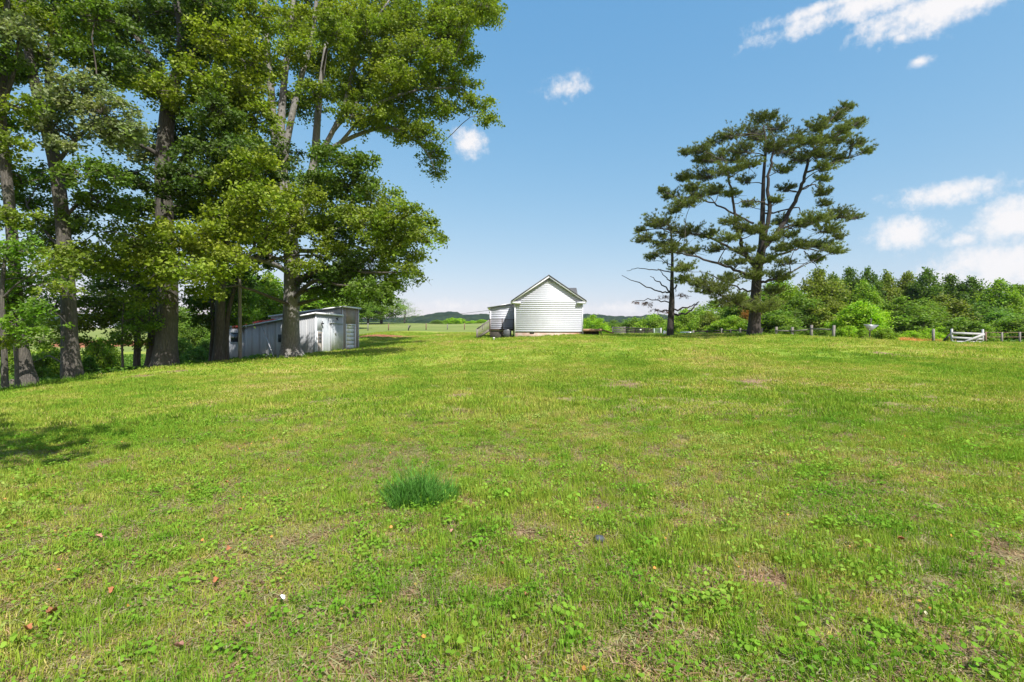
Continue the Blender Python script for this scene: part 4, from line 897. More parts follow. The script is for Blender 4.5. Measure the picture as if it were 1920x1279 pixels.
# air conditioner
ab = np.array((-.47, 50.6, gz(-.47, 50.6))); ac = empty('air_conditioner', ab); tag(ac, 'grey outdoor air conditioning unit in front of the deck', 'air conditioner')
m = MB(ab); m.box(-.88, -.06, 50.3, 51.1, ab[2]-.1, ab[2]+.82); m.build('casing', M['ac'], ac)
for q in range(14):
    x = -.85+q*.058; m = MB(ab); m.box(x, x+.02, 50.28, 50.3, ab[2]+.05, ab[2]+.74); m.build('grille_bar', M['black'] if q % 2 else M['ac'], ac)
m = MB(ab); m.tube([(-.47, 50.7, ab[2]+.82), (-.47, 50.7, ab[2]+.88)], .33, 14); m.build('fan_guard', M['steel'], ac)
# low ramp deck right of the house
rb = np.array((9.0, 54.5, gz(9.0, 54.5))); ramp_ = empty('ramp_deck', rb); tag(ramp_, 'low reddish wooden porch platform on the right of the house', 'deck')
for q in range(14):
    y0 = 53.3+q*.2; m = MB(rb); m.box(HX1+.02, 10.0, y0, y0+.185, 2.9, 2.95); m.build('deck_board', M['deck_new'], ramp_)
m = MB(rb); m.box(HX1+.02, 10.0, 53.26, 53.298, 2.68, 2.93); m.build('fascia', M['deck_new'], ramp_)
for x in (7.9, 9.9):
    m = MB(rb); m.box(x-.05, x+.05, 53.3, 53.4, 1.8, 2.89); m.build('post', M['wood_dark'], ramp_)
m = MB(rb); m.box(HX1+.1, 9.85, 54.4, 54.44, 1.9, 2.88); m.build('skirting', M['wood_dark'], ramp_)
m = MB(rb); m.prism([(10.0, 53.3, 2.86), (10.0, 53.3, 2.93), (11.3, 53.3, 2.5), (11.3, 53.3, 2.42)], (0, 1.2, 0)); m.build('ramp', M['deck_new'], ramp_)
# white cleanout pipe on the lawn
wb = P(926, 642, 44); wb[2] = gz(wb[0], wb[1]); pipe = empty('vent_pipe', wb); tag(pipe, 'short white plastic pipe standing in the lawn before the deck', 'pipe')
m = MB(wb); m.tube([wb+np.array((0, 0, -.1)), wb+np.array((0, 0, .2))], .075, 12); m.build('pipe', M['white_thing'], pipe)
m = MB(wb); m.tube([wb+np.array((0, 0, .2)), wb+np.array((0, 0, .26)), wb+np.array((0, 0, .3))], [.1, .1, .05], 12); m.build('cap', M['white_thing'], pipe)

# ------------------------------------------------------------------ metal shed
SC = np.array((-17.6, 43.0)); sb0 = gz(*SC); ang = math.atan2(.967, .255); shed = empty('shed', (SC[0], SC[1], sb0), ang)
tag(shed, 'long ribbed metal shed with sloping roof and white garage door', 'shed')
def L(z): return z-sb0          # world height -> local
def sp(name, mb, mat, parent=shed, smooth=False): return mb.build(name, mat, parent, smooth)
AW, AL, BW, BL = 4.03, 7.68, 2.8, 8.2
def rA(y): return L(4.11+(2.94-4.11)*y/AL)
def rB(y): return L(4.97-.10*y)
GZ = L(-1.0)
def sheet(p0, p1, z0, top, mat, out, name='wall_panel', parent=shed, ribs=4, gap=.012):
    """one ribbed sheet between plan points p0 and p1, standing from z0 up to top(t)"""
    p0 = np.array(p0, float); p1 = np.array(p1, float); o = np.array(out, float); m = MB(); v = []; prof = []
    for r in range(ribs):
        a = r/ribs; prof += [(a+.0, 0), (a+.62/ribs, 0), (a+.74/ribs, .03), (a+.88/ribs, .03), (a+.999/ribs, 0)]
    Lw = np.linalg.norm(p1-p0); g = gap/Lw; prof = [(g+t*(1-2*g), h) for t, h in prof]
    for t, h in prof:
        q = p0+(p1-p0)*t+o*h; v += [(q[0], q[1], z0), (q[0], q[1], top(t))]
    for t, h in (prof[-1], prof[0]):
        q = p0+(p1-p0)*t-o*.03; v += [(q[0], q[1], z0), (q[0], q[1], top(t))]
    k = len(v)//2; m.add(v, [(2*i, 2*((i+1) % k), 2*((i+1) % k)+1, 2*i+1) for i in range(k)]+[tuple(2*i for i in range(k))[::-1], tuple(2*i+1 for i in range(k))])
    return sp(name, m, mat, parent)
n = 9
for i in range(n):     # long side of the low section
    y0, y1 = AL*i/n, AL*(i+1)/n; sheet((0, y0), (0, y1), GZ, lambda t, y0=y0, y1=y1: rA(y0+(y1-y0)*t)-.03, M['metal_wall'], (-1, 0))
fr = [(0.05, .2), (.95, 1.95), (1.95, 2.95), (2.95, 4.02)]   # front of the low section beside the small door
for a, b in fr: sheet((a, 0), (b, 0), GZ, lambda t: rA(0)-.1, M['metal_front'], (0, -1), ribs=4 if b-a > .5 else 1)
sheet((.2, 0), (.95, 0), L(.41)+2.05, lambda t: rA(0)-.1, M['metal_front'], (0, -1), ribs=3)
d1 = MB(); d1.box(.22, .93, -.03, .02, GZ, L(.41)+2.03); d1 = sp('side_door', d1, M['door_old'])
for q in range(3):
    for r in range(2):
        m = MB(); m.box(.34+r*.25, .56+r*.25, -.045, -.028, L(.41)+1.0+q*.31, L(.41)+1.27+q*.31); sp('pane', m, M['glass'], d1)
m = MB(); m.box(.18, .22, -.06, .02, GZ, L(.41)+2.08); m.box(.93, .97, -.06, .02, GZ, L(.41)+2.08); m.box(.22, .93, -.06, .02, L(.41)+2.03, L(.41)+2.08); sp('door_frame', m, M['trim'], d1)
sd = sheet((2.05, -.09), (3.98, -.09), L(.6), lambda t: L(.5)+2.75, M['metal_front'], (0, -1), 'sliding_door', ribs=6)
m = MB(); m.box(1.95, 4.0, -.16, -.05, L(.5)+2.75, L(.5)+2.83); sp('door_track', m, M['steel'], sd)
m = MB(); m.box(2.72, 2.84, -.17, -.09, L(.5)+1.7, L(.5)+1.98); sp('latch', m, M['steel'], sd)
m = MB(); m.box(.76, .9, -.22, -.03, L(.41)+2.72, L(.41)+2.84); m.bar((.83, -.1, L(.41)+2.84), (.83, -.1, L(.41)+3.0), .04, .04); sp('wall_light', m, M['black'])
m = MB(); m.box(2.98, 3.06, -.16, -.03, L(.5)+3.2, L(.5)+3.28); m.bar((3.02, -.12, L(.5)+3.25), (3.2, -.12, L(.5)+3.36), .05, .05); m.bar((3.02, -.12, L(.5)+3.2), (3.2, -.12, L(.5)+3.08), .05, .05); sp('hook', m, M['black'])
m = MB(); m.box(-.04, .05, -.05, .05, GZ, rA(0)-.08); sp('corner_trim', m, M['trim'])
m = MB(); m.prism([(-.18, -.16, rA(0)-.05), (-.18, -.16, rA(0)+.05), (-.18, AL+.1, rA(AL)+.05), (-.18, AL+.1, rA(AL)-.05)], (AW+.17, 0, 0)); sp('roof', m, M['metal_roof'])
m = MB(); m.box(-.2, AW-.02, -.19, -.165, rA(0)-.1, rA(0)+.07); sp('fascia', m, M['trim'])
m = MB(); m.prism([(-.215, -.18, rA(0)-.09), (-.215, -.18, rA(0)+.07), (-.215, AL+.1, rA(AL)+.07), (-.215, AL+.1, rA(AL)-.09)], (.03, 0, 0)); sp('rake_trim', m, M['steel'])
m = MB(); m.box(-.04, .02, 3.5, 3.95, L(1.5), L(2.2)); wdw = sp('side_window', m, M['black'])
# tall section
bx0, bx1 = AW+.01, AW+BW
gd0, gd1, gtop, gbot = bx0+.62, bx0+2.2, L(.8)+2.42, L(.8)
m = MB(); m.box(bx0, gd0, 0, .12, GZ, rB(0)-.06); m.box(gd1, bx1, 0, .12, GZ, rB(0)-.06); m.box(gd0, gd1, 0, .12, gtop, rB(0)-.06); sp('front_wall', m, M['taupe'])
for q in range(6):
    z0 = gbot+(gtop-gbot)*q/6; m = MB(); m.box(gd0+.04, gd1-.04, .08, .12, z0+.004, z0+(gtop-gbot)/6-.004); gdp = sp('garage_door_panel', m, M['door_white'])
m = MB(); m.box(gd0-.07, gd0+.045, -.02, .075, GZ, gtop+.07); m.box(gd1-.045, gd1+.07, -.02, .075, GZ, gtop+.07); m.box(gd0+.045, gd1-.045, -.02, .075, gtop-.03, gtop+.07); sp('garage_door_frame', m, M['trim'])
m = MB(); m.box(gd0-.1, gd1+.1, -.7, .1, gbot-.4, gbot); sp('door_sill', m, M['foundation'])
for x in (bx0-.02, bx1-.05):
    m = MB(); m.box(x, x+.09, -.035, .0, GZ, rB(0)); sp('corner_trim', m, M['trim'])
for i in range(9):
    y0, y1 = .12+BL*i/9, .12+BL*(i+1)/9
    sheet((bx0, y0), (bx0, y1), rA(min(y0, AL))+.02, lambda t, y0=y0, y1=y1: rB(y0+(y1-y0)*t)-.06, M['metal_wall'], (-1, 0))
    sheet((bx1, y0), (bx1, y1), GZ, lambda t, y0=y0, y1=y1: rB(y0+(y1-y0)*t)-.06, M['metal_wall'], (1, 0))
m = MB(); m.prism([(bx0-.16, -.2, rB(0)-.05), (bx0-.16, -.2, rB(0)+.04), (bx0-.16, BL+.3, rB(BL+.3)+.04), (bx0-.16, BL+.3, rB(BL+.3)-.05)], (BW+.3, 0, 0)); sp('roof', m, M['metal_roof'])
m = MB(); m.box(bx0-.18, bx1+.16, -.23, -.205, rB(0)-.09, rB(0)+.06); sp('fascia', m, M['trim'])
m = MB(); m.prism([(bx0-.2, -.22, rB(0)-.09), (bx0-.2, -.22, rB(0)+.06), (bx0-.2, BL+.3, rB(BL+.3)+.06), (bx0-.2, BL+.3, rB(BL+.3)-.09)], (.03, 0, 0)); sp('rake_trim', m, M['steel'])
m = MB(); m.box(AW-.01, AW+BW, AL+.3, AL+.4, GZ, rA(AL)-.0); m.box(0.02, AW-.02, AL-.06, AL, GZ, rA(AL)-.06); sp('back_wall', m, M['metal_wall'])
# set-back annex with a dark window
for i in range(4):
    y0, y1 = AL+.25+i*.95, AL+.25+(i+1)*.95; sheet((1.2, y0), (1.2, y1), GZ-.4, lambda t: L(2.95), M['metal_wall'], (-1, 0))
m = MB(); m.box(1.1, 4.0, AL+.15, AL+4.2, L(2.96), L(3.06)); sp('annex_roof', m, M['metal_roof'])
m = MB(); m.box(1.13, 1.19, AL+1.75, AL+2.75, L(1.5), L(2.4)); aw = sp('annex_window', m, M['glass'])
m = MB(); m.box(1.1, 1.13, AL+1.7, AL+2.8, L(1.44), L(1.5)); m.box(1.1, 1.13, AL+1.7, AL+2.8, L(2.4), L(2.46)); sp('window_frame', m, M['steel'], aw)
for i in range(4):    # red sheets lying along the edge of the low roof
    y0 = 4.9+i*1.15; y1 = y0+1.12; h0, h1 = .1, .3+.06*(i % 2)
    m = MB(); m.prism([(.35, y0, rA(y0)+h0), (.35, y1, rA(y1)+h0), (.35, y1, rA(y1)+h1), (.35, y0, rA(y0)+h1)], (1.1, 0, 0)); sp('red_roof_sheet', m, M['red'])
# thin pale pole leaning on the wall
a = P(515, 674.5, 41.5); a[2] = gz(a[0], a[1])-.05; b = P(499, 632, 42.6); c = P(490, 610, 43.1)
o = empty('leaning_pole', (a[0], a[1], a[2]+.05)); tag(o, 'thin pale pole leaning against the ribbed long wall of the shed', 'pole')
off = np.array((a[0], a[1], a[2]+.05)); m = MB(off); m.tube([a, b], .035, 8); m.build('pole', M['wood_white'], o, True); m = MB(off); m.tube([b, c], .015, 6); m.build('wire_end', M['wire'], o, True)

# utility pole and wires
ub = P(450.5, 681, 33); ub[2] = gz(ub[0], ub[1]); up = empty('utility_pole', ub); tag(up, 'plain grey wooden utility pole left of the shed', 'pole')
top = P(449, 478, 33); m = MB(ub); m.tube(catmull([ub-np.array((0, 0, .3)), (ub+top)/2, top], 10), np.linspace(.13, .1, 10), 14, True, .02, 3); m.build('post', M['pole'], up, True)
m = MB(ub); q = ub+np.array((.05, -.15, 1.9)); m.tube([q, q+np.array((0, 0, .05))], .03, 8); m.bar(ub+np.array((-.02, -.13, .1)), ub+np.array((-.02, -.12, 3.0)), .035, .03); m.build('conduit', M['steel'], up)
def wire(name, a, b, sag, label, r=.012):
    a = np.asarray(a); b = np.asarray(b); pts = [a+(b-a)*t-np.array((0, 0, sag*4*t*(1-t))) for t in np.linspace(0, 1, 24)]
    m = MB(a); m.tube(pts, r, 5); o = m.build(name, M['wire'], None, True); o.location = tuple(a); tag(o, label, 'wire'); return o
wire('overhead_wire', top-np.array((0, 0, .2)), P(-120, 452, 30), .5, 'overhead wire from the utility pole to the left through the trees')
wire('overhead_wire', (ax0-.08, AY-.1, 5.05), P(690, 592, 110), .6, 'thin service wire running left from the corner of the house', .02)

# ------------------------------------------------------------------ fences, gate, sign
def post_at(px, d, top_py, w, mat, parent, off, lean=0, name='post'):
    X = (px-CX)/F*d; g = gz(X, d); t = EYE+(CY-top_py)/F*d
    m = MB(off); m.bar((X, d, g-.3), (X+lean, d, t), w, w); m.build(name, mat, parent); return np.array((X, d, g)), np.array((X+lean, d, t))
def fence_root(name, px, d, label, cat='fence'):
    X = (px-CX)/F*d; b = np.array((X, d, gz(X, d))); o = empty(name, b); tag(o, label, cat); return o, b
o, b = fence_root('rail_fence', 1500, 44.5, 'weathered grey post and rail fence right of the old pine')
ps = [post_at(x, d, t, .17, M['wood_grey'], o, b, ln) for x, d, t, ln in [(1428,44,615,0),(1455.5,46,613,0),(1485.5,45,613.5,0),(1521,44,609.5,.03),(1562,42,610,.08)]]
for (g0, t0), (g1, t1), fr_ in zip(ps[1:-1], ps[2:], [((.62,.62),), ((.6,.68),), ((.72,.68), (.18,.16))]):
    for u, w_ in fr_:
        m = MB(b); m.bar(g0+(t0-g0)*u-np.array((.15, 0, 0)), g1+(t1-g1)*w_+np.array((.1, 0, 0)), .06, .12); m.build('rail', M['wood_grey'], o)
o, b = fence_root('rail_fence', 1340, 55, 'dark sagging post and rail fence left of the old pine')
ps = [post_at(x, d, t, .15, M['wood_dark'] if i % 2 else M['wood_grey'], o, b) for i, (x, d, t) in enumerate([(1300,56,619),(1326,56,619),(1353,55,616),(1370,54,617),(1388,53,615.5),(1404,52,616)])]
for (g0, t0), (g1, t1) in zip(ps[:-1], ps[1:]):
    for u in (.35, .75):
        m = MB(b); m.bar(g0+(t0-g0)*u, g1+(t1-g1)*u, .06, .12); m.build('rail', M['wood_dark'], o)
o, b = fence_root('board_fence', 1190, 70, 'dark four-board fence with a pale end section beyond the house')
xs_ = [1149, 1173, 1190, 1208, 1225]; hs = [613, 612.5, 614, 615, 616]
pp = [post_at(x, 70-i*.6, h_, .15, M['wood_grey'] if i == 0 else M['wood_dark'], o, b) for i, (x, h_) in enumerate(zip(xs_, hs))]
for i, ((g0, t0), (g1, t1)) in enumerate(zip(pp[:-1], pp[1:])):
    for u in (.2, .43, .66, .9):
        m = MB(b); q = np.array((0, -.1, 0)); m.bar(g0+(t0-g0)*u+q, g1+(t1-g1)*u+q, .04, .16); m.build('board', M['wood_grey'] if i == 0 else M['wood_dark'], o)
m = MB(b); q = pp[3][0]+(pp[3][1]-pp[3][0])*.62+np.array((-.7, -.2, 0)); m.box(q[0], q[0]+.25, q[1], q[1]+.02, q[2], q[2]+.18); m.build('notice_plate', M['white_thing'], o)
o, b = fence_root('field_gate', 1232, 66.5, 'pale green tubular metal gate at the right end of the board fence', 'gate')
pp = [post_at(x, 66.5, t, w_, mt, o, b, 0, 'gate_post') for x, t, w_, mt in ((1226.5, 616, .14, M['gate_green']), (1239, 615, .2, M['wood_white']))]
for u in (.1, .3, .5, .7, .9):
    m = MB(b); m.tube([pp[0][0]+(pp[0][1]-pp[0][0])*u, pp[1][0]+(pp[1][1]-pp[1][0])*u], .025, 6); m.build('bar', M['gate_green'], o)
# white gate and pipe fence on the right
o, b = fence_root('wooden_gate', 1814, 45, 'whitewashed wooden gate with a broken diagonal brace', 'gate')
pl = post_at(1784.5, 45, 616.5, .13, M['wood_white'], o, b, 0, 'gate_post'); pr = post_at(1842.5, 45, 617.5, .13, M['wood_white'], o, b, 0, 'gate_post')
for ya, yb_ in ((624.5, 626.5), (633, 636), (641, 642)):
    A = P(1785, ya, 44.9); B = P(1842, yb_, 44.9); m = MB(b); m.bar(A, B, .05, .2); m.build('board', M['wood_white'], o)
A = P(1806, 642.5, 44.8); B = P(1846, 626.5, 44.8); m = MB(b); m.bar(A, B, .05, .2); m.build('brace', M['wood_white'], o)
A = P(1830, 640, 44.82); B = P(1845, 644, 44.82); m = MB(b); m.bar(A, B, .05, .16); m.build('brace', M['wood_white'], o)
o, b = fence_root('pipe_fence', 1880, 45, 'rusty pipe rail fence right of the white gate')
pp = [post_at(x, 45, t, .12, M['wood_grey'] if x > 1850 else M['rust'], o, b) for x, t in ((1848, 622), (1878.5, 623), (1912, 622.5), (1950, 622.5), (1990, 623))]
for ya in (623.5, 632, 642):
    for (g0, t0), (g1, t1) in zip(pp[:-1], pp[1:]):
        A = g0.copy(); B = g1.copy(); A[2] = EYE+(CY-ya)/F*45; B[2] = A[2]; m = MB(b); m.tube([A, B], .03, 6); m.build('rail', M['rust'], o)
o, b = fence_root('fence_post', 1750, 45.5, 'lone grey fence post between the triangle sign and white gate', 'post'); post_at(1750, 45.5, 617, .16, M['wood_grey'], o, b)
A = P(1764, 641, 45.6); A[2] = gz(A[0], 45.6)-.05; B = P(1784, 624, 45.25)
o, b = fence_root('brace_post', 1764, 45.6, 'dark slanting brace timber propping the white gate post', 'post'); m = MB(b); m.bar(A, B, .12, .12); m.build('post', M['wood_dark'], o)
# blank triangular sign seen from behind
o, b = fence_root('triangle_sign', 1629.5, 36, 'blank grey downward triangle sign seen from behind on a steel post', 'sign')
m = MB(b); A = P(1629, 638, 36); A[2] = gz(A[0], 36)-.3; B = P(1633.6, 597, 36.05); m.bar(A, B, .07, .05); m.build('sign_post', M['wood_dark'], o)
tri = [P(1618.5, 608, 35.93), P(1648.5, 609.6, 35.98), P(1630.5, 622.8, 35.93)]; rp = []
for i in range(3):
    p0, p1, p2 = tri[i-1], tri[i], tri[(i+1) % 3]; u = (p0-p1)/np.linalg.norm(p0-p1); w_ = (p2-p1)/np.linalg.norm(p2-p1)
    rp += [p1+u*.03, p1+w_*.03]
m = MB(b); m.prism(rp, (0, .006, 0)); m.build('sign_panel', M['sign_back'], o)
for q in ((1630.8, 618), (1632.4, 611)):
    m = MB(b); c_ = P(q[0], q[1], 35.9); m.box(c_[0]-.025, c_[0]+.025, c_[1], c_[1]+.05, c_[2]-.025, c_[2]+.025); m.build('bolt', M['steel'], o)
# far pasture fence posts with wire
o, b = fence_root('wire_fence', 800, 92, 'thin wooden posts of a wire fence across the far pasture')
pp = [post_at(x, d, t, .17, M['wood_grey'] if i % 2 else M['rust'], o, b) for i, (x, d, t) in enumerate([(648,104,606),(690,102,606),(728.5,98,607),(766,95,609),(799,92,606),(839,94,607.5),(871,95,606),(905,96,606)])]
for u in (.45, .9):
    for (g0, t0), (g1, t1) in zip(pp[:-1], pp[1:]):
        m = MB(b); m.tube([g0+(t0-g0)*u, g1+(t1-g1)*u], .008, 4); m.build('wire', M['wire'], o)
o, b = fence_root('leaning_stake', 766, 84, 'short black stake leaning right on the pasture', 'post')
A = P(765.5, 619, 84); A[2] = gz(A[0], 84)-.1; m = MB(b); m.tube(catmull([A, A+np.array((.1, 0, .5)), A+np.array((.32, 0, .88)), A+np.array((.42, 0, .9))], 8), .09, 8); m.build('post', M['black'], o)

# long white low building far across the field on the left
fb = P(170, 615, 150); fb[2] = gz(fb[0], 150); o = empty('farm_building', fb); tag(o, 'long low white farm building seen between the left trunks', 'building')
m = MB(fb); m.box(fb[0]-5.5, fb[0]+5.5, 150, 157, fb[2]-.5, fb[2]+1.5); m.build('wall', M['siding'], o)
m = MB(fb); m.prism([(fb[0]-5.8, 149.7, fb[2]+1.5), (fb[0]-5.8, 153.5, fb[2]+2.6), (fb[0]-5.8, 157.3, fb[2]+1.5)], (11.6, 0, 0)); m.build('roof', M['trim'], o)
m = MB(fb); m.box(fb[0]-.8, fb[0]+.8, 149.95, 149.99, fb[2]-.4, fb[2]+1.3); m.build('door', M['door_old'], o)

# parked silver car, mostly behind the crest
cd = 90.0; cx_ = (1291.5-CX)/F*cd; cb = np.array((cx_, cd, gz(cx_, cd))); car = empty('parked_car', (0, 0, 0)); tag(car, 'silver car parked beyond the crest of the lawn', 'car')
car.location = tuple(cb); car.rotation_euler = (0, 0, math.radians(20))
prof = [(-.9,.35),(-.9,.85),(-.82,.98),(-.7,1.0),(.7,1.0),(.82,.98),(.9,.85),(.9,.35)]
m = MB(); n = len(prof); st = [(-2.3,.82,.9),(-2.15,.97,.95),(-1.2,1,1),(1.6,1,1),(2.15,.96,.96),(2.3,.85,.86)]
vs = [(x*sx, y, .35+(z-.35)*sz) for y, sx, sz in st for x, z in prof]
m.add(vs, [(i*n+k, i*n+(k+1) % n, (i+1)*n+(k+1) % n, (i+1)*n+k) for i in range(len(st)-1) for k in range(n)]+[tuple(range(n))[::-1], tuple((len(st)-1)*n+k for k in range(n))]); m.build('body', M['car_paint'], car)
m = MB(); lo = [(-.82,-1.35),(.82,-1.35),(.82,2.1),(-.82,2.1)]; hi = [(-.64,-.55),(.64,-.55),(.64,1.75),(-.64,1.75)]
m.add([(x, y, .98) for x, y in lo]+[(x, y, 1.58) for x, y in hi], [(0,1,5,4),(1,2,6,5),(2,3,7,6),(3,0,4,7),(4,5,6,7)]); m.build('window_glass', M['glass'], car)
m = MB(); m.add([(x*1.05, y*1.0-.02, 1.56) for x, y in hi]+[(x*.9, y*.92, 1.7) for x, y in hi], [(0,1,5,4),(1,2,6,5),(2,3,7,6),(3,0,4,7),(4,5,6,7),(3,2,1,0)]); m.build('roof', M['car_paint'], car)
for sx in (-1, 1):
    m = MB(); m.bar((sx*.8, -1.3, 1.0), (sx*.64, -.57, 1.58), .07, .07); m.build('pillar', M['car_paint'], car)
    m = MB(); m.bar((sx*.81, .45, 1.0), (sx*.65, .45, 1.58), .07, .07); m.build('pillar', M['car_paint'], car)
    m = MB(); m.box(sx*.95-.1, sx*.95+.1, -1.1, -.98, 1.0, 1.15); m.build('mirror', M['car_paint'], car)
    m = MB(); m.box(sx*.62-.16, sx*.62+.16, -2.3, -2.2, .68, .82); m.build('headlight', M['white_thing'], car)
    for y in (-1.45, 1.4):
        m = MB(); m.tube([(sx*.72, y, .34), (sx*.92, y, .34)], .34, 16); wh = m.build('wheel', M['tyre'], car, False); m = MB(); m.tube([(sx*.9, y, .34), (sx*.935, y, .34)], .2, 12); m.build('rim', M['steel'], wh)
# small white board behind the fence end
wb = P(1246, 628, 55); wb[2] = gz(wb[0], 55); o = empty('white_board', wb); tag(o, 'small white board leaning at the foot of the half-dead conifer', 'board')
m = MB(wb); m.bar(wb+np.array((-.1, 0, -.1)), wb+np.array((.12, .15, .42)), .34, .06, (0, 1, 0)); m.build('board', M['white_thing'], o)
m = MB(wb); m.box(wb[0]-.12, wb[0]+.2, wb[1]+.1, wb[1]+.16, wb[2]-.1, wb[2]+.12); m.build('foot', M['white_thing'], o)
# small stump by the lawn corner
tb = P(22, 724, 21.5); tb[2] = gz(tb[0], 21.5); o = empty('tree_stump', tb); tag(o, 'short dark stump beside the leaning grey tree', 'stump')
m = MB(tb); m.tube([tb+np.array((0, 0, -.2)), tb+np.array((0, 0, .15)), tb+np.array((0, 0, .5))], [.14, .11, .1], 10, True, .1, 2); m.build('trunk', M['bark_dark'], o, True)
m = MB(tb); m.tube([tb+np.array((.01, 0, .5)), tb+np.array((.03, .02, .58))], [.1, .03], 10, True, .2, 4); m.build('splinter', M['deadwood'], o)

# ------------------------------------------------------------------ grass and small plants (uncountable: stuff)
def clump_mesh(name, seed, n, rad, h0, h1, w, tint, bend=.45, dry=.12):
    rng = np.random.default_rng(seed); V = []; Fq = []; Ft = []; T = []
    for k in range(n):
        a = rng.uniform(0, 6.28); r = rad*math.sqrt(rng.uniform()); b = np.array((r*math.cos(a), r*math.sin(a), -.008)); th = rng.uniform(0, 6.28)
        h = rng.uniform(h0, h1); dr = np.array((math.cos(th), math.sin(th), 0)); sd = np.array((-math.sin(th), math.cos(th), 0))*w*rng.uniform(.7, 1.3)*.5
        bd = bend*h*rng.uniform(.2, 1.3); m_ = b+dr*bd*.35+np.array((0, 0, h*.6)); t = b+dr*bd+np.array((0, 0, h*rng.uniform(.85, 1)))
        i = len(V); V += [b-sd, b+sd, m_+sd*.75, m_-sd*.75, t]; Fq.append((i, i+1, i+2, i+3)); Ft.append((i+3, i+2, i+4))
        c = np.array(tint)*rng.uniform(.75, 1.25); 
        if rng.uniform() < dry: V[i+2] = V[i+2]*np.array((1, 1, .5)); V[i+3] = V[i+3]*np.array((1, 1, .5)); V[i+4] = V[i+4]*np.array((1.3, 1.3, .35)); c = np.array((2.0, 1.35, 3.6))*rng.uniform(.8, 1.2)
        T += [c]*5
    o = mesh_obj(name, np.array(V), [np.array(Fq), np.array(Ft)], M['blade'], tint=np.array(T)); COL.objects.unlink(o); return o
def weed_mesh(name, seed, n, size, tint):
    rng = np.random.default_rng(seed); c = rng.normal(size=(n, 3))*np.array((.05, .05, 0)); c[:, 2] = rng.uniform(.015, .06, n)
    nr = rng.normal(size=(n, 3))*.45+np.array((0, 0, 1)); nr /= np.linalg.norm(nr, axis=1)[:, None]; a0 = rng.uniform(0, 6.28, n)
    ax = np.stack((np.cos(a0), np.sin(a0), 0*a0), 1); ax -= nr*(ax*nr).sum(1)[:, None]; sd = np.cross(nr, ax); sz = size*rng.uniform(.6, 1.3, n)[:, None]
    v = np.stack([c+sz*(u*ax+w*sd)+nr*sz*l for u, w, l in ((-.5,0,0),(-.25,.3,.08),(.15,.34,.1),(.5,.0,-.05),(.15,-.34,.1),(-.25,-.3,.08))], 1).reshape(-1, 3); f = np.arange(n*6).reshape(n, 6)
    t = np.repeat(np.array(tint)[None]*rng.uniform(.8, 1.2, (n, 1)), 6, 0); o = mesh_obj(name, v, [f], M['blade'], tint=t); COL.objects.unlink(o); return o
def undergrowth_mesh(name, seed):
    rng = np.random.default_rng(seed); n = 90; c = rng.normal(size=(n, 3))*np.array((.3, .3, 0)); c[:, 2] = rng.uniform(.03, .32, n)
    v, f = leaf_arrays(c, .13, rng, up=.9); t = np.repeat(np.array((.12, .23, .025))[None]*rng.uniform(.7, 1.3, (n, 1)), 4, 0)
    o = mesh_obj(name, v, [f], M['leaf'], tint=t); COL.objects.unlink(o); return o
def scatter(name, pts, idx, scl, rot, objs, label, cat):
    """points carry scale, turn and kind; geometry nodes set one small plant on each"""
    c = bpy.data.collections.new(name+'_kinds')
    for k, o in enumerate(objs): o.name = f'{name}_kind_{k:02d}'; c.objects.link(o)
    me = bpy.data.meshes.new(name); me.vertices.add(len(pts)); me.vertices.foreach_set('co', np.asarray(pts, np.float32).ravel())
    me.attributes.new('idx', 'INT', 'POINT').data.foreach_set('value', np.asarray(idx, np.int32))
    me.attributes.new('scl', 'FLOAT_VECTOR', 'POINT').data.foreach_set('vector', np.asarray(scl, np.float32).ravel())
    me.attributes.new('rot', 'FLOAT_VECTOR', 'POINT').data.foreach_set('vector', np.asarray(rot, np.float32).ravel())
    ob = bpy.data.objects.new(name, me); COL.objects.link(ob)
    ng = bpy.data.node_groups.new(name, 'GeometryNodeTree'); ng.interface.new_socket('Geometry', in_out='INPUT', socket_type='NodeSocketGeometry'); ng.interface.new_socket('Geometry', in_out='OUTPUT', socket_type='NodeSocketGeometry')
    gi = ng.nodes.new('NodeGroupInput'); go = ng.nodes.new('NodeGroupOutput'); ip = ng.nodes.new('GeometryNodeInstanceOnPoints'); ci = ng.nodes.new('GeometryNodeCollectionInfo')
    ci.inputs['Collection'].default_value = c; ci.inputs['Separate Children'].default_value = True; ci.inputs['Reset Children'].default_value = True
    def na(n, t):
        q = ng.nodes.new('GeometryNodeInputNamedAttribute'); q.data_type = t; q.inputs['Name'].default_value = n; return q.outputs[0]
    lk = ng.links.new; lk(gi.outputs[0], ip.inputs['Points']); lk(ci.outputs[0], ip.inputs['Instance']); ip.inputs['Pick Instance'].default_value = True
    lk(na('idx', 'INT'), ip.inputs['Instance Index']); lk(na('rot', 'FLOAT_VECTOR'), ip.inputs['Rotation']); lk(na('scl', 'FLOAT_VECTOR'), ip.inputs['Scale']); lk(ip.outputs[0], go.inputs[0])
    md = ob.modifiers.new('scatter', 'NODES'); md.node_group = ng
    tag(ob, label, cat, kind='stuff'); return ob
rs = np.random.default_rng(5)
def band(d0, d1, dens, half=1.22):
    n = int(dens*half*(d1*d1-d0*d0)); d = np.sqrt(rs.uniform(d0*d0, d1*d1, n)); x = rs.uniform(-half, half, n)*d+rs.uniform(-1, 1, n); return x, d
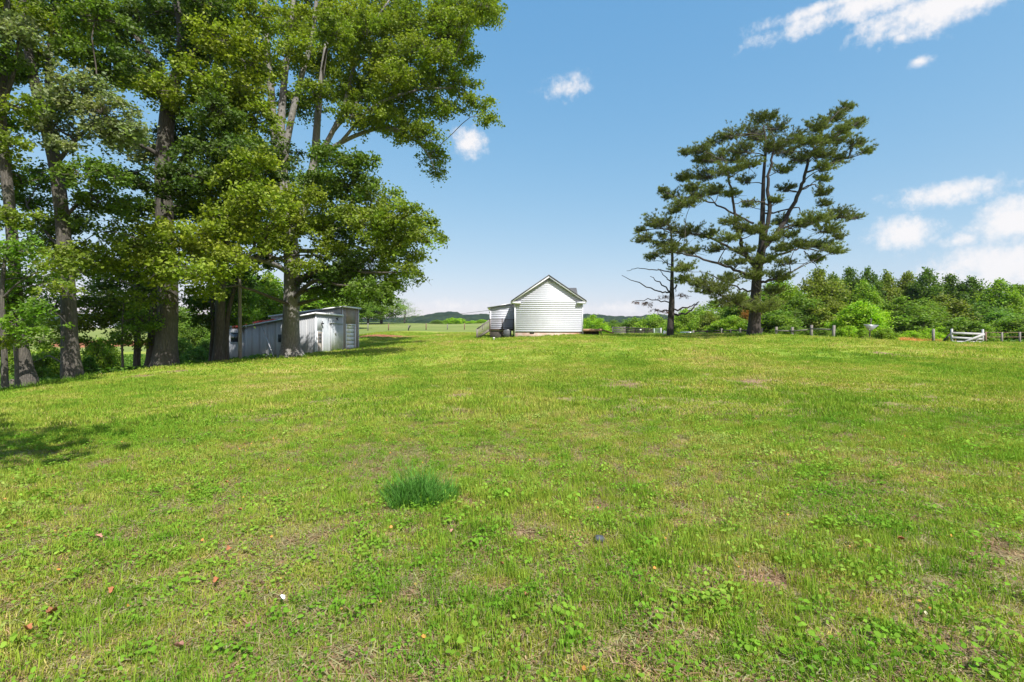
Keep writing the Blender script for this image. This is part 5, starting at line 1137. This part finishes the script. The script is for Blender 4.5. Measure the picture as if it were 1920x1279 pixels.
G1 = [clump_mesh('g', 301, 48, .075, .025, .07, .0042, (1, 1, 1), .45, .2), clump_mesh('g', 302, 44, .08, .02, .055, .0045, (1.1, 1.05, 1), .5, .25), clump_mesh('g', 303, 40, .07, .045, .1, .004, (.95, 1.05, .9), .55),
      clump_mesh('g', 304, 26, .08, .02, .05, .006, (1.15, 1.0, 1.1), .8, .45), weed_mesh('g', 305, 26, .02, (.75, 1.02, .9)), weed_mesh('g', 306, 14, .034, (.8, 1.1, .9)), clump_mesh('g', 307, 26, .06, .06, .13, .0045, (.85, 1.1, .9), .6, .05)]
G2 = [clump_mesh('g', 311, 46, .2, .04, .085, .011, (1, 1, 1), .6), clump_mesh('g', 312, 40, .22, .035, .075, .012, (1.1, 1.03, 1), .7, .25), clump_mesh('g', 313, 40, .2, .05, .1, .011, (.85, 1.02, .9), .6, .05)]
G3 = [clump_mesh('g', 321, 46, .5, .05, .1, .026, (1, 1, 1), .6), clump_mesh('g', 322, 46, .55, .05, .1, .028, (1.1, 1.04, 1), .7, .2), clump_mesh('g', 323, 40, .5, .06, .12, .026, (.86, 1.0, .9), .6, .05)]
def lay(d0, d1, dens, wts, smax, seed, zero_soil=1.0):
    x, d = band(d0, d1, dens); mk = masks(x, d)
    keep = (rs.uniform(size=len(x)) > np.clip((mk['soil']-.12)*1.25+.75*sstep(.58, .75, fbm(x*2.3, d*2.3, 91, 3)), 0, .93)*zero_soil) & (lawn_edge(x, d) < .3) & (mk['wood'] < .5) & (mk['clay'] < .55) & (mk['pasture'] < .7)
    ins = (x > HX0-3) & (x < HX1+3) & (d > HY-.1) & (d < HY+14); sx = (x-SC[0])*.255+(d-SC[1])*.967; sy = -(x-SC[0])*.967+(d-SC[1])*.255
    keep &= ~(ins & (x > HX0-2.3)) & ~((sx > -.2) & (sx < 7) & (sy > -.2) & (sy < 12))
    x, d = x[keep], d[keep]; z = ground(x, d); n = len(x)
    s = rs.uniform(.75, 1.2, n)*smax*(.75+.6*fbm(x*.9, d*.9, 61, 3)); sc3 = np.stack((s, s, s*rs.uniform(.7, 1.2, n)*(.3+1.55*fbm(x*.6, d*.6, 71, 3))), 1)
    rot = np.stack((rs.normal(size=n)*.12, rs.normal(size=n)*.12, rs.uniform(0, 6.28, n)), 1)
    w = np.array(wts, float); idx = rs.choice(len(w), n, p=w/w.sum())
    return np.stack((x, d, z), 1), idx, sc3, rot
def cat_(*a): return [np.concatenate(q) for q in zip(*a)]
A1 = cat_(lay(1.2, 4.5, 430, (9, 7, 3, 7, 2.3, 1.0, .9), 1.0, 1), lay(4.5, 9, 300, (9, 7, 3, 7, 2.3, .8, .9), 1.12, 2))
scatter('grass', *A1, G1, 'short mown lawn grass with clover and dry stalks close to the viewer', 'grass')
A2 = lay(9, 22, 60, (4, 3, 2), 1.05, 3); scatter('grass', *A2, G2, 'mown lawn grass in the middle of the slope', 'grass')
A3 = lay(22, 72, 7.0, (4, 3, 2), 1.0, 4); scatter('grass', *A3, G3, 'mown lawn grass on the far slope up to the house', 'grass')
# longer unmown grass round trunks, posts and walls
RING = [(-16.5, 36, 1.2, 26), (-20.9, 28.9, 1.0, 60), (-21.8, 28.9, .6, 40), (-21.0, 22.9, .62, 60), (-21.1, 20.9, .5, 60), (-20.6, 19.4, .2, 30), (-20.0, 32.9, .6, 50), (-18.7, 33, .18, 24), (20.4, 40.9, 1.0, 50), (15.1, 45.9, .5, 30), (-1.66, 44, .12, 10)]
RING += [((px-CX)/F*dd, dd, .12, 16) for px, dd in ((1428,44),(1455.5,46),(1485.5,45),(1521,44),(1562,42),(1629,36),(1750,45.5),(1784,45),(1842,45),(1878,45),(1912,45),(1300,56),(1326,56),(1353,55))]
rx_, ry_ = [], []
for cx0, cy0, r0, n0 in RING:
    a = rs.uniform(0, 6.28, n0); rr = r0*rs.uniform(.85, 1.2, n0)+rs.uniform(0, .18, n0); rx_.append(cx0+np.cos(a)*rr); ry_.append(cy0+np.sin(a)*rr)
def edge(x0, y0, x1, y1, n0):
    t = rs.uniform(0, 1, n0); rx_.append(x0+(x1-x0)*t+rs.normal(size=n0)*.08); ry_.append(y0+(y1-y0)*t-np.abs(rs.normal(size=n0)*.12))
edge(HX0, HY-.05, HX1, HY-.05, 90); edge(SC[0], SC[1]-.1, SC[0]-7.4, SC[1]+1.9, 110); edge(SC[0]+.2, SC[1], SC[0]+1.1, SC[1]+3.8, 40)
x = np.concatenate(rx_); d = np.concatenate(ry_); n = len(x); s = rs.uniform(1.2, 2.6, n)
scatter('long_grass', np.stack((x, d, ground(x, d)), 1), rs.integers(0, 2, n), np.stack((s, s, s), 1), np.stack((0*s, 0*s, rs.uniform(0, 6.28, n)), 1),
        [clump_mesh('q', 371, 30, .09, .06, .16, .009, (.7, .95, .8), .6, .06), clump_mesh('q', 372, 24, .1, .05, .13, .01, (.85, 1, .9), .8, .2)], 'longer unmown grass round trunks, posts and walls', 'grass')
# flat dead stalks between the blades
def thatch_mesh(name, seed, tint):
    rng = np.random.default_rng(seed); V = []; Q = []
    for k in range(16):
        c = rng.normal(size=3)*np.array((.05, .05, 0)); a = rng.uniform(0, 6.28); l = rng.uniform(.015, .045); d_ = np.array((math.cos(a)*l, math.sin(a)*l, rng.uniform(-.008, .012))); w_ = np.array((-math.sin(a), math.cos(a), 0))*rng.uniform(.0012, .0028); c[2] = rng.uniform(.004, .018)
        i = len(V); V += [c-d_-w_, c-d_+w_, c+d_+w_, c+d_-w_]; Q.append((i, i+1, i+2, i+3))
    o = mesh_obj(name, np.array(V), [np.array(Q)], M['leaf'], tint=np.repeat(np.array(tint)[None]*rng.uniform(.5, 1.3, (16, 1)), 4, 0)); COL.objects.unlink(o); return o
x, d = band(1.2, 10, 190); n = len(x); s = rs.uniform(.8, 1.4, n)
scatter('thatch', np.stack((x, d, ground(x, d)), 1), rs.integers(0, 3, n), np.stack((s, s, s), 1), np.stack((0*s, 0*s, rs.uniform(0, 6.28, n)), 1),
        [thatch_mesh('t', 361, (.5, .38, .24)), thatch_mesh('t', 362, (.36, .22, .14)), thatch_mesh('t', 363, (.42, .4, .2))], 'dead straw lying between the lawn blades', 'thatch')
# undergrowth on the bank under the left trees
n = 5200; x = rs.uniform(-75, -20.8, n); d = rs.uniform(8, 62, n); k = (lawn_edge(x, d) > .2) & (masks(x, d)['clay'] < .4); x, d = x[k], d[k]; s = rs.uniform(.6, 1.6, len(x))
scatter('undergrowth', np.stack((x, d, ground(x, d)), 1), rs.integers(0, 2, len(x)), np.stack((s, s, s), 1), np.stack((0*s, 0*s, rs.uniform(0, 6.28, len(x))), 1),
        [undergrowth_mesh('u', 331), undergrowth_mesh('u', 332)], 'lush green undergrowth on the bank below the tree line', 'undergrowth')
n = 3800; x = rs.uniform(24, 90, n); d = rs.uniform(47, 75, n); k = (masks(x, d)['wood'] > .5); x, d = x[k], d[k]; s = rs.uniform(.7, 1.8, len(x))
scatter('undergrowth', np.stack((x, d, ground(x, d)), 1), rs.integers(0, 2, len(x)), np.stack((s, s, s), 1), np.stack((0*s, 0*s, rs.uniform(0, 6.28, len(x))), 1),
        [undergrowth_mesh('u', 333), undergrowth_mesh('u', 334)], 'weedy green undergrowth at the foot of the wood on the right', 'undergrowth')
# reddish dry grass by the fence
n = 260; x = rs.normal(size=n)*1.5+(1687-CX)/F*46.5; d = 46.5+rs.normal(size=n)*.4; s = rs.uniform(3, 6.5, n)
dry = clump_mesh('d', 341, 26, .07, .04, .1, .006, (2.2, 1.1, 2.4), .4, 0); scatter('dry_grass', np.stack((x, d, ground(x, d)), 1), np.zeros(n), np.stack((s, s, s), 1), np.stack((0*s, 0*s, rs.uniform(0, 6.28, n)), 1), [dry], 'reddish dry grass strip below the forked tree', 'dry grass')

# tall dark tuft, fallen leaves, scraps on the lawn
X, d = hit_fast(785, 940); tz = gz(X, d); tu = empty('grass_tuft', (X, d, tz)); tag(tu, 'thick dark green tuft of longer grass in the mown lawn', 'grass tuft')
rng = np.random.default_rng(8); V = []; Q = []; T = []; T3_ = []
for k in range(2200):
    a = rng.uniform(0, 6.28); r = math.sqrt(rng.uniform()); b = np.array((r*(.34+.08*math.sin(3*a))*math.cos(a), r*(.33+.1*math.sin(2*a+1))*math.sin(a), -.02)); h = rng.uniform(.09, .34)*(1.1-.7*r*r)*(.6+.8*rng.uniform()); th = rng.uniform(0, 6.28)
    dr = np.array((math.cos(th), math.sin(th), 0))+b*1.2*np.array((1, 1, 0)); sd = np.array((-math.sin(th), math.cos(th), 0))*.0032; bd = h*rng.uniform(.15, .95)
    m_ = b+dr*bd*.3+np.array((0, 0, h*.6)); t = b+dr*bd+np.array((0, 0, h)); i = len(V); V += [b-sd, b+sd, m_+sd*.8, m_-sd*.8, t]; Q.append((i, i+1, i+2, i+3)); T3_.append((i+3, i+2, i+4)); T += [np.array((.105, .25, .045))*rng.uniform(.55, 1.7)]*5
mesh_obj('blade_cluster', np.array(V), [np.array(Q), np.array(T3_)], M['leaf'], tu, tint=np.array(T))
def dead_leaf(px, py, size, mat, name, label, cat, group, seed):
    size *= 1.05; X, d = hit_fast(px, py); rng = random.Random(seed); V = []; n = 12
    for k in range(n):
        a = 2*math.pi*k/n; r = (1 if k % 2 else .72)*(1.15 if k == 0 else .8)*size*.5; V.append((r*math.cos(a), r*.75*math.sin(a), .35*size*abs(math.sin(a))**1.5*rng.uniform(.5, 1.1)+.01))
    V.append((0, 0, .0)); F_ = [(k, (k+1) % n, n) for k in range(n)]
    o = mesh_obj(name, np.array(V), F_, mat); o.location = (X, d, gz(X, d)+.05); o.rotation_euler = (rng.uniform(-.5, .2), rng.uniform(-.4, .4), rng.uniform(0, 6.28)); tag(o, label, cat, group)
for k, (px, py, s) in enumerate([(212,1130,.06),(95,1178,.075),(405,1112,.06),(50,1200,.055),(428,1048,.06),(185,1025,.06),(335,1245,.07),(425,915,.05),(1205,1140,.05),(990,1137,.05),(848,1012,.05),(1690,1030,.06),(710,980,.045),(450,970,.05),(940,1075,.04)]):
    pk = k in (5, 6, 8, 10)
    dead_leaf(px, py, s, M['leaf_pink' if pk else 'leaf_dry'], 'fallen_leaf', 'small pinkish dry leaf lying in the grass' if pk else 'curled orange-brown leaf lying in the grass', 'leaf', 'pink leaves on the lawn' if pk else 'orange leaves on the lawn', 400+k)
dead_leaf(1730, 1177, .055, M['leaf_pale'], 'fallen_leaf', 'pale cream leaf lying in the grass', 'leaf', None, 450)
dead_leaf(527, 1147, .06, M['white_thing'], 'paper_scrap', 'crumpled white paper scrap in the grass', 'paper', None, 451)
X, d = hit_fast(1122, 1021); o = mesh_obj('slate_chip', np.array([(-.04,-.02,0),(.035,-.03,0),(.045,.02,0),(-.03,.03,0),(-.035,-.015,.03),(.03,-.02,.035),(.035,.015,.04),(-.02,.02,.035)]), [(0,3,2,1),(4,5,6,7),(0,1,5,4),(1,2,6,5),(2,3,7,6),(3,0,4,7)], M['slate'])
o.location = (X, d, gz(X, d)+.02); o.rotation_euler = (.2, .3, .4); tag(o, 'small dark blue-grey stone chip in the lawn', 'stone')
n = 900; x, d = band(1.4, 14, .0+900/(1.22*196)); n = len(x); s = rs.uniform(.5, 1.1, n)
lm = [weed_mesh('l', 351, 1, .045, (2.6, .9, 2.0)), weed_mesh('l', 352, 1, .035, (2.4, 1.1, 2.8))]
scatter('leaf_litter', np.stack((x, d, ground(x, d)+.01), 1), rs.integers(0, 2, n), np.stack((s, s, s), 1), np.stack((rs.normal(size=n)*.3, rs.normal(size=n)*.3, rs.uniform(0, 6.28, n)), 1), lm, 'scattered tiny dry leaf bits in the lawn', 'leaf litter')

# ------------------------------------------------------------------ the air: far things fade a little
hz = MB(); hz.box(-3700, 3700, -300, 3700, -30, 150); m, nt, out = new_mat('haze_air'); v = N(nt, 'ShaderNodeVolumePrincipled'); v.inputs['Color'].default_value = (.75, .85, 1, 1)
v.inputs['Density'].default_value = .00009; v.inputs['Anisotropy'].default_value = .2; nt.links.new(v.outputs[0], out.inputs['Volume'])
o = hz.build('haze', m); tag(o, 'thin blue summer haze over the countryside', 'haze', kind='stuff')
